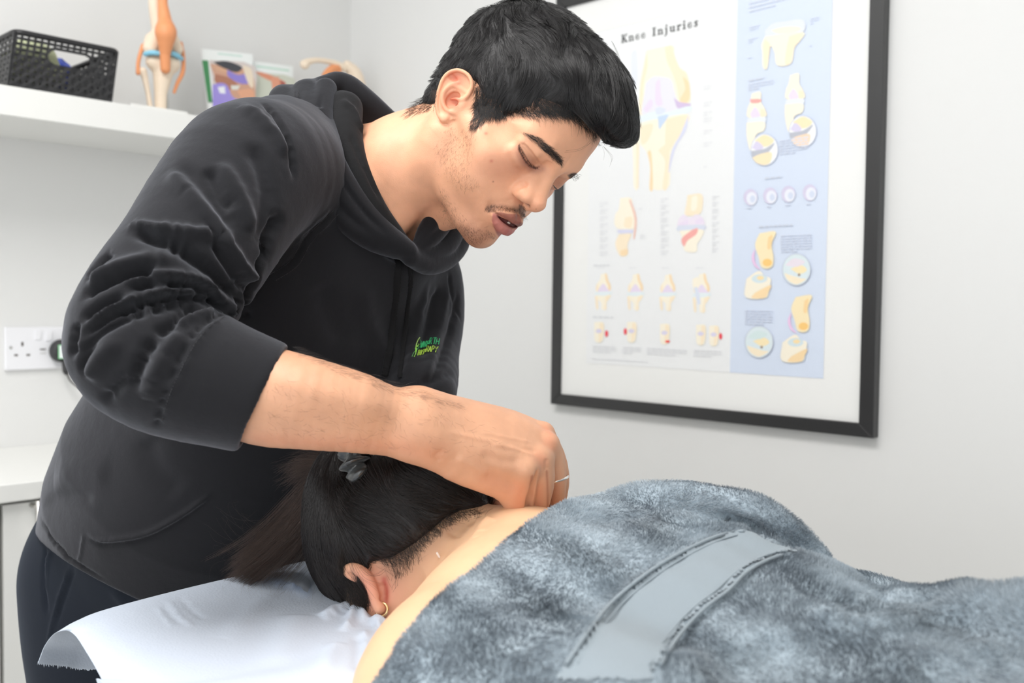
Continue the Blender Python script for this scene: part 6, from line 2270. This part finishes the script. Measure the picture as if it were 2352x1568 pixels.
rows = [
    [on_y(86, 1524, .925), on_y(150, 1530, .95), on_y(216, 1538, .965), on_y(400, 1530, .975), on_y(620, 1470, .975), on_y(900, 1400, .975), on_y(1300, 1330, .975)],
    [on_y(104, 1480, .925), on_y(160, 1478, .948), on_y(230, 1470, .962), on_y(410, 1440, .97), on_y(640, 1390, .97), on_y(900, 1330, .97), on_y(1300, 1270, .97)],
    [PZ(131, 1451), PZ(176, 1425), PZ(250, 1397), PZ(440, 1348), PZ(700, 1289), PZ(900, 1250), PZ(1300, 1170)],
    [PZ(166, 1453, -.002), PZ(230, 1450, .001), PZ(310, 1440, .002), PZ(500, 1385, .002), PZ(720, 1335, .004), PZ(930, 1290, .004), PZ(1330, 1230)],
    [PZ(200, 1500, -.006), PZ(275, 1500, 0), PZ(360, 1490, .002), PZ(560, 1440, .002), PZ(760, 1400, .006), PZ(980, 1370, .006), PZ(1380, 1330)],
    [PZ(236, 1566, -.014), PZ(330, 1562, -.002), PZ(430, 1560, .002), PZ(640, 1520, .002), PZ(820, 1480, .008), PZ(1060, 1470, .006), PZ(1480, 1460)],
    [PZ(262, 1640, -.03), PZ(400, 1640, -.01), PZ(520, 1640, 0), PZ(720, 1620, .002), PZ(900, 1600, .004), PZ(1160, 1600, .0), PZ(1600, 1600)],
    [(.30, .3, .70), (.39, .3, .755), (.43, .3, .772), (.5, .3, .773), (.65, .3, .773), (.8, .3, .773), (.94, .3, .772)],
    [(.30, -.9, .70), (.39, -.9, .755), (.43, -.9, .772), (.5, -.9, .773), (.65, -.9, .773), (.8, -.9, .773), (.94, -.9, .772)],
]
R_ = np.array([[np.array(p, float) for p in r_] for r_ in rows])
nu = 240
C1 = np.stack([catmull(R_[i], nu) for i in range(len(R_))])
tv = np.concatenate([np.linspace(0, 6, 260)[:-1], np.linspace(6, 8, 50)])


def cat_at(Pk, u):
    k_ = len(Pk); Q = np.concatenate([[2 * Pk[0] - Pk[1]], Pk, [2 * Pk[-1] - Pk[-2]]])
    i = min(int(u), k_ - 2); t = u - i
    a, b, c, d = Q[i], Q[i + 1], Q[i + 2], Q[i + 3]
    return .5 * (2 * b + (c - a) * t + (2 * a - 5 * b + 4 * c - d) * t * t + (3 * b - a - 3 * c + d) * t ** 3)


GP = np.stack([cat_at(C1, u) for u in tv])
# torn, perforated end
GP[0, :, 2] += .0012 * np.sin(np.arange(nu) * 1.9) + .0008 * rng.normal(size=nu)
ga, gb = GP.shape[:2]
ii_ = np.arange(ga * gb).reshape(ga, gb)
Qp_ = np.stack([ii_[:-1, :-1], ii_[1:, :-1], ii_[1:, 1:], ii_[:-1, 1:]], -1).reshape(-1, 4)
Vpc = w2c(GP.reshape(-1, 3).copy())
nn_ = normals(Vpc, Qp_)
if (nn_[ii_[150, 60]] * Vpc[ii_[150, 60]]).sum() > 0: Qp_ = Qp_[:, ::-1]
ps = Sculpt(Vpc, Qp_)
for L, w, h_ in [
    ([(735, 1420), (775, 1402), (820, 1394), (850, 1400)], .010, .007),
    ([(800, 1424), (812, 1408), (830, 1412), (842, 1432)], .006, .008),
    ([(790, 1450), (806, 1426), (812, 1410)], .006, .006),
    ([(850, 1432), (868, 1430), (880, 1440)], .008, .008),
    ([(780, 1470), (760, 1500), (745, 1560)], .010, .003),
    ([(820, 1450), (826, 1490), (822, 1550)], .008, -.003),
    ([(640, 1345), (600, 1380), (560, 1420), (520, 1470)], .016, .002),
    ([(360, 1390), (380, 1420), (400, 1440)], .003, .0008), ([(372, 1386), (395, 1414), (420, 1436)], .003, -.0008),
    ([(380, 1370), (420, 1420), (445, 1440)], .004, .0009), ([(410, 1365), (440, 1400), (470, 1425)], .004, -.0009),
    ([(700, 1300), (690, 1330), (660, 1345)], .006, .004),
    ([(840, 1440), (835, 1480), (838, 1530)], .005, .003),
    ([(690, 1400), (660, 1460), (640, 1540)], .02, .003),
]:
    ps.fold(L, w, h_)
ps.redo()
m_paper, N1, L1, B1_ = nodes('couch_paper')
B1_.inputs['Base Color'].default_value = (*srgb(202, 211, 225), 1); B1_.inputs['Roughness'].default_value = .8
B1_.inputs['Specular IOR Level'].default_value = .25
tc = N1.new('ShaderNodeTexCoord'); vo = N1.new('ShaderNodeTexVoronoi'); vo.inputs['Scale'].default_value = 420
nz1 = N1.new('ShaderNodeTexNoise'); nz1.inputs['Scale'].default_value = 30; nz1.inputs['Detail'].default_value = 5
ad = N1.new('ShaderNodeMath'); ad.operation = 'MULTIPLY_ADD'; ad.inputs[1].default_value = .35
bm_ = N1.new('ShaderNodeBump'); bm_.inputs['Strength'].default_value = .3; bm_.inputs['Distance'].default_value = .0015
L1.new(tc.outputs['Object'], vo.inputs['Vector']); L1.new(tc.outputs['Object'], nz1.inputs['Vector'])
L1.new(vo.outputs['Distance'], ad.inputs[0]); L1.new(nz1.outputs['Fac'], ad.inputs[2]); L1.new(ad.outputs[0], bm_.inputs['Height']); L1.new(bm_.outputs[0], B1_.inputs['Normal'])
pap = link('paper_sheet', npmesh('paper_sheet', c2w(ps.V), ps.Q), m_paper, None, True)
tag(pap, 'pale blue paper couch sheet with curled end under the woman\'s head', 'paper sheet')
so_ = pap.modifiers.new('thickness', 'SOLIDIFY'); so_.thickness = .0003
# torn corner lifted beside the hair
tp = [(620, 1336), (628, 1341), (636, 1340), (645, 1347), (655, 1347), (664, 1353), (674, 1353), (683, 1361), (690, 1362), (697, 1372), (706, 1377)]
b_edge = [ps.line([p, (p[0] + .1, p[1])])[0] for p in tp]
t_edge = [ps.line([p, (p[0] + .1, p[1])])[0] for p in [(640, 1320), (646, 1316), (652, 1312), (658, 1310), (665, 1310), (672, 1311), (680, 1313), (690, 1318), (700, 1324), (708, 1332), (714, 1342)]]
Gt = []
for a_, b_ in zip(t_edge, b_edge):
    Gt.append([c2w(a_ * (1 - s_) + b_ * s_ + (-Zw * -.0) + Zw * (.0006 + .0065 * s_ ** 1.6)) for s_ in np.linspace(0, 1, 7)])
MB().grid(Gt).build('torn_flap', m_paper, pap, True)

# ================================================================ TOWEL
m_edge_a, m_edge_n = plane3(C(1322, 1166, .925), C(1095, 1318, .775), C(884, 1570, .70), C(900, 1200, .9))


class Towel:
    _pad = 0.0

    def __init__(s):
        c = Clay()
        c.fn(lambda P: s.cover(P), big_lo, big_hi, k=.02)
        c.chain([(*w2c((.49, .42, .885)), .052), (*w2c((.475, .22, .885)), .050), (*w2c((.47, -.1, .885)), .05), (*w2c((.47, -.9, .88)), .045)], k=.06, n=10)
        c.chain([(*w2c((.85, .5, .865)), .050), (*w2c((.87, .3, .86)), .044), (*w2c((.89, .05, .86)), .040)], k=.05, n=8)
        # bulk gathered over the shoulder blades
        c.chain([CRr(1360, 1262, .900, .027), CRr(1480, 1268, .880, .027), CRr(1600, 1278, .856, .027), CRr(1700, 1308, .830, .025), CRr(1800, 1350, .805, .020), CRr(1900, 1385, .775, .016)], k=.03, n=16)
        # the roll along its far side
        c.chain([CRr(1322, 1192, .93, .010), CRr(1400, 1166, .918, .0150), CRr(1500, 1150, .900, .0160), CRr(1600, 1148, .880, .0160), CRr(1700, 1166, .862, .0150), CRr(1775, 1196, .85, .0140), CRr(1838, 1244, .84, .0125), CRr(1880, 1284, .832, .010)], k=.005, n=30)
        # hips beyond the waist
        c.chain([CRr(2090, 1450, .74, .026), CRr(2220, 1442, .71, .028), CRr(2400, 1430, .66, .030)], k=.03, n=10)
        # skirts falling to the couch on both sides
        c.fn(lambda P: s.skirt(P), big_lo, big_hi, k=.04)
        s.c = c

    def cover(s, P):
        wcore._pad = s._pad + .03
        return wcore(P) - .012

    def skirt(s, P):
        q = P - T0c
        t = -(q @ Yw); x = q @ Xw; z = q @ Zw + .01
        a = .262 + .02 * np.sin(t * 9)
        top = np.interp(np.abs(x), [.0, .16, .22, .262], [.03, .03, -.012, -.03])
        return np.maximum(np.maximum(np.abs(x) - a, z - top), np.maximum(-z - .095, np.maximum(-.02 - t, t - 1.6)))

    def __call__(s, P):
        s.c._pad = s._pad
        d = s.c(P)
        e = (P - m_edge_a) @ m_edge_n
        d = smax(d, e, .006)
        # hollow: the towel is a sheet, open underneath
        w = (P - T0c) @ Zw
        return np.maximum(d, -.096 - w)


tw = Towel()
Vx, Qx = surface(tw, (-.30, .08, -.10), (.95, .62, 1.12), .0032)
Vx = relax(Vx, Qx, 3, .5)
xs_ = Sculpt(Vx, Qx)
T1 = lambda L: Zf(L, 1200, 1080, 3.213)
T2 = lambda L: Zf(L, 1820, 1216, 4.42)
BU = T1([(230, 1568), (310, 1440), (400, 1310), (470, 1200), (560, 1075), (640, 985), (700, 930), (850, 800), (1050, 660), (1250, 560), (1400, 490), (1520, 455), (1600, 445), (1690, 452), (1755, 470)])
BL = T1([(960, 1568), (1010, 1450), (1060, 1350), (1120, 1255), (1180, 1180), (1320, 1020), (1430, 945), (1500, 900), (1560, 840), (1600, 790), (1680, 715), (1820, 650), (1900, 622), (1980, 610), (2060, 618), (2095, 628)])
for L, w, h_ in [
    (T1([(940, 330), (1150, 345), (1350, 355), (1520, 370), (1640, 400), (1740, 460), (1860, 520), (2000, 560), (2100, 625)]), .010, -.008),
    (T1([(500, 400), (700, 350), (940, 335)]), .010, -.004),
    (BU, .004, .003), (BL, .004, .003),
    (T1([(300, 1568), (500, 1260), (700, 1000), (900, 820), (1150, 680), (1500, 530)]), .006, -.002),
    (T1([(1000, 1568), (1110, 1330), (1250, 1150), (1400, 1000), (1540, 900), (1640, 800), (1760, 720)]), .008, -.003),
    (T1([(0, 700), (250, 600), (500, 500), (800, 470), (1100, 470)]), .03, .004),
    (T1([(0, 1000), (300, 1050), (600, 850)]), .02, -.003),
    (T2([(0, 560), (200, 600), (380, 660), (560, 690), (700, 670)]), .012, -.008),
    (T2([(60, 800), (250, 850), (450, 950), (700, 960), (1000, 920), (1300, 860), (1700, 800), (2000, 640), (2200, 520)]), .016, .010),
    (T2([(430, 850), (700, 900), (900, 870), (1200, 850), (1500, 760), (1700, 690)]), .012, -.009),
    (T2([(0, 1300), (300, 1250), (500, 1150), (760, 1130)]), .018, -.005),
    (T2([(900, 1400), (1300, 1330), (1800, 1250), (2352, 1150)]), .02, .006),
    (T2([(1200, 1556), (1600, 1500), (2000, 1440), (2352, 1400)]), .02, -.008),
    (T2([(700, 520), (860, 560), (930, 640), (900, 760)]), .010, -.006),
    ([(1560, 1568), (1640, 1500), (1760, 1460), (1880, 1420)], .018, .004),
    ([(1640, 1568), (1720, 1520), (1840, 1490)], .018, -.004),
    ([(900, 1568), (1000, 1450), (1100, 1350), (1200, 1270)], .012, .002),
]:
    xs_.fold(L, w, h_)
xs_.redo()
xs_.V += xs_.N * (noise3(xs_.V * 1000, 11.0, 21)[:, :1] * .0007 + noise3(xs_.V * 1000, 34.0, 22)[:, :1] * .0012)
# which part is the smooth woven band
px_ = 1176 + F * xs_.V[:, 0] / xs_.V[:, 2]; py_ = 784 + F * xs_.V[:, 1] / xs_.V[:, 2]
poly = np.array(BU + BL[::-1])
vis_ = (xs_.N * xs_.V).sum(1) < .02
zmap = np.array([1.0])
inb = in_poly(px_, py_, poly) & vis_ & (xs_.V[:, 2] < .93)
qi = inb[Qx].all(1)
m_towel, N2, L2, B2_ = nodes('terry_cloth')
B2_.inputs['Roughness'].default_value = .95; B2_.inputs['Specular IOR Level'].default_value = .15; B2_.inputs['Sheen Weight'].default_value = .25
tc = N2.new('ShaderNodeTexCoord')
na_ = N2.new('ShaderNodeTexNoise'); na_.inputs['Scale'].default_value = 26; na_.inputs['Detail'].default_value = 7; na_.inputs['Roughness'].default_value = .68
rp_ = N2.new('ShaderNodeValToRGB'); rp_.color_ramp.elements[0].position = .38; rp_.color_ramp.elements[1].position = .62
rp_.color_ramp.elements[0].color = (*srgb(104, 116, 126), 1); rp_.color_ramp.elements[1].color = (*srgb(172, 186, 196), 1)
L2.new(tc.outputs['Object'], na_.inputs['Vector']); L2.new(na_.outputs['Fac'], rp_.inputs[0]); L2.new(rp_.outputs[0], B2_.inputs['Base Color'])
nb_ = N2.new('ShaderNodeTexNoise'); nb_.inputs['Scale'].default_value = 700; nb_.inputs['Detail'].default_value = 3
bb_ = N2.new('ShaderNodeBump'); bb_.inputs['Strength'].default_value = .7; bb_.inputs['Distance'].default_value = .002
L2.new(tc.outputs['Object'], nb_.inputs['Vector']); L2.new(nb_.outputs['Fac'], bb_.inputs['Height']); L2.new(bb_.outputs[0], B2_.inputs['Normal'])
towel = link('towel', npmesh('towel', c2w(xs_.V), Qx), m_towel, None, True)
tag(towel, 'thick grey terry towel with a smooth woven band draped over the lying woman\'s back', 'towel')
bq = Qx[qi]; used_ = np.unique(bq); mp_ = -np.ones(len(xs_.V), int); mp_[used_] = np.arange(len(used_))
m_band = mat('woven_towel_band', srgb(142, 153, 161), .8, bump=.5, scale=900, sheen=.15)
bandv = xs_.V + xs_.N * .0016
bo = link('woven_band', npmesh('woven_band', c2w(bandv[used_]), mp_[bq]), m_band, towel, True)
bo['label'] = 'smooth woven grey band'
# ribs and piping along the band
pm = MB()
S2 = Sculpt(bandv, Qx)
for off in (0, .12):
    for A_, B_, sg in ((BU, BL, 1), (BL, BU, 1)):
        Lp = []
        for i in range(26):
            t = i / 25
            a_ = catmull(np.array(A_), 26)[i]; b_ = catmull(np.array(B_), 26)[i]
            Lp.append(a_ * (1 - off) + b_ * off)
        L3 = S2.line(np.array(Lp)[2:-3], 70)
        if L3 is not None:
            for q_ in range(3): L3[:, q_] = np.convolve(np.pad(L3[:, q_], 6, 'reflect', reflect_type='odd'), np.ones(13) / 13, 'valid')
            pm.tube([c2w(p + np.array([0, 0, -.0012])) for p in L3], .0015 if off == 0 else .0006, 6)
pm.build('band_piping', m_band, towel, True)

# pile: short loops standing off the cloth
free = np.nonzero(~inb & (px_ > 700) & (px_ < 2420) & (py_ > 1060) & (py_ < 1640) & ((xs_.N * xs_.V).sum(1) / np.linalg.norm(xs_.V, axis=1) < .3))[0]
nf = 120000
tri = rng.choice(free, nf)
root = xs_.V[tri] + rng.normal(0, .0016, (nf, 3)); Nf = xs_.N[tri]
root -= Nf * (((root - xs_.V[tri]) * Nf).sum(1))[:, None]
lay = noise3(root * 1000, 16.0, 31); lay2 = rng.normal(0, 1, (nf, 3))
D = Nf + .55 * lay + .45 * lay2
D /= np.linalg.norm(D, axis=1)[:, None]
Lf = rng.uniform(.0018, .0034, nf)[:, None]
pp = np.stack([root - Nf * .0004, root + D * Lf * .55, root + (D + .4 * lay) * Lf], 1)
g1 = np.clip(.5 + .5 * noise3(root * 1000, 20.0, 41)[:, 0] + rng.normal(0, .22, nf), 0, 1)[:, None]
fc = np.array(srgb(112, 122, 132)) * (1 - g1) + np.array(srgb(194, 206, 215)) * g1
m_pile = vcol_mat('terry_pile', .95, spec=.1, sheen=.2)
po = strands('terry_pile', c2w(pp), .00022, .00010, m_pile, towel, fc)
po['kind'] = 'stuff'
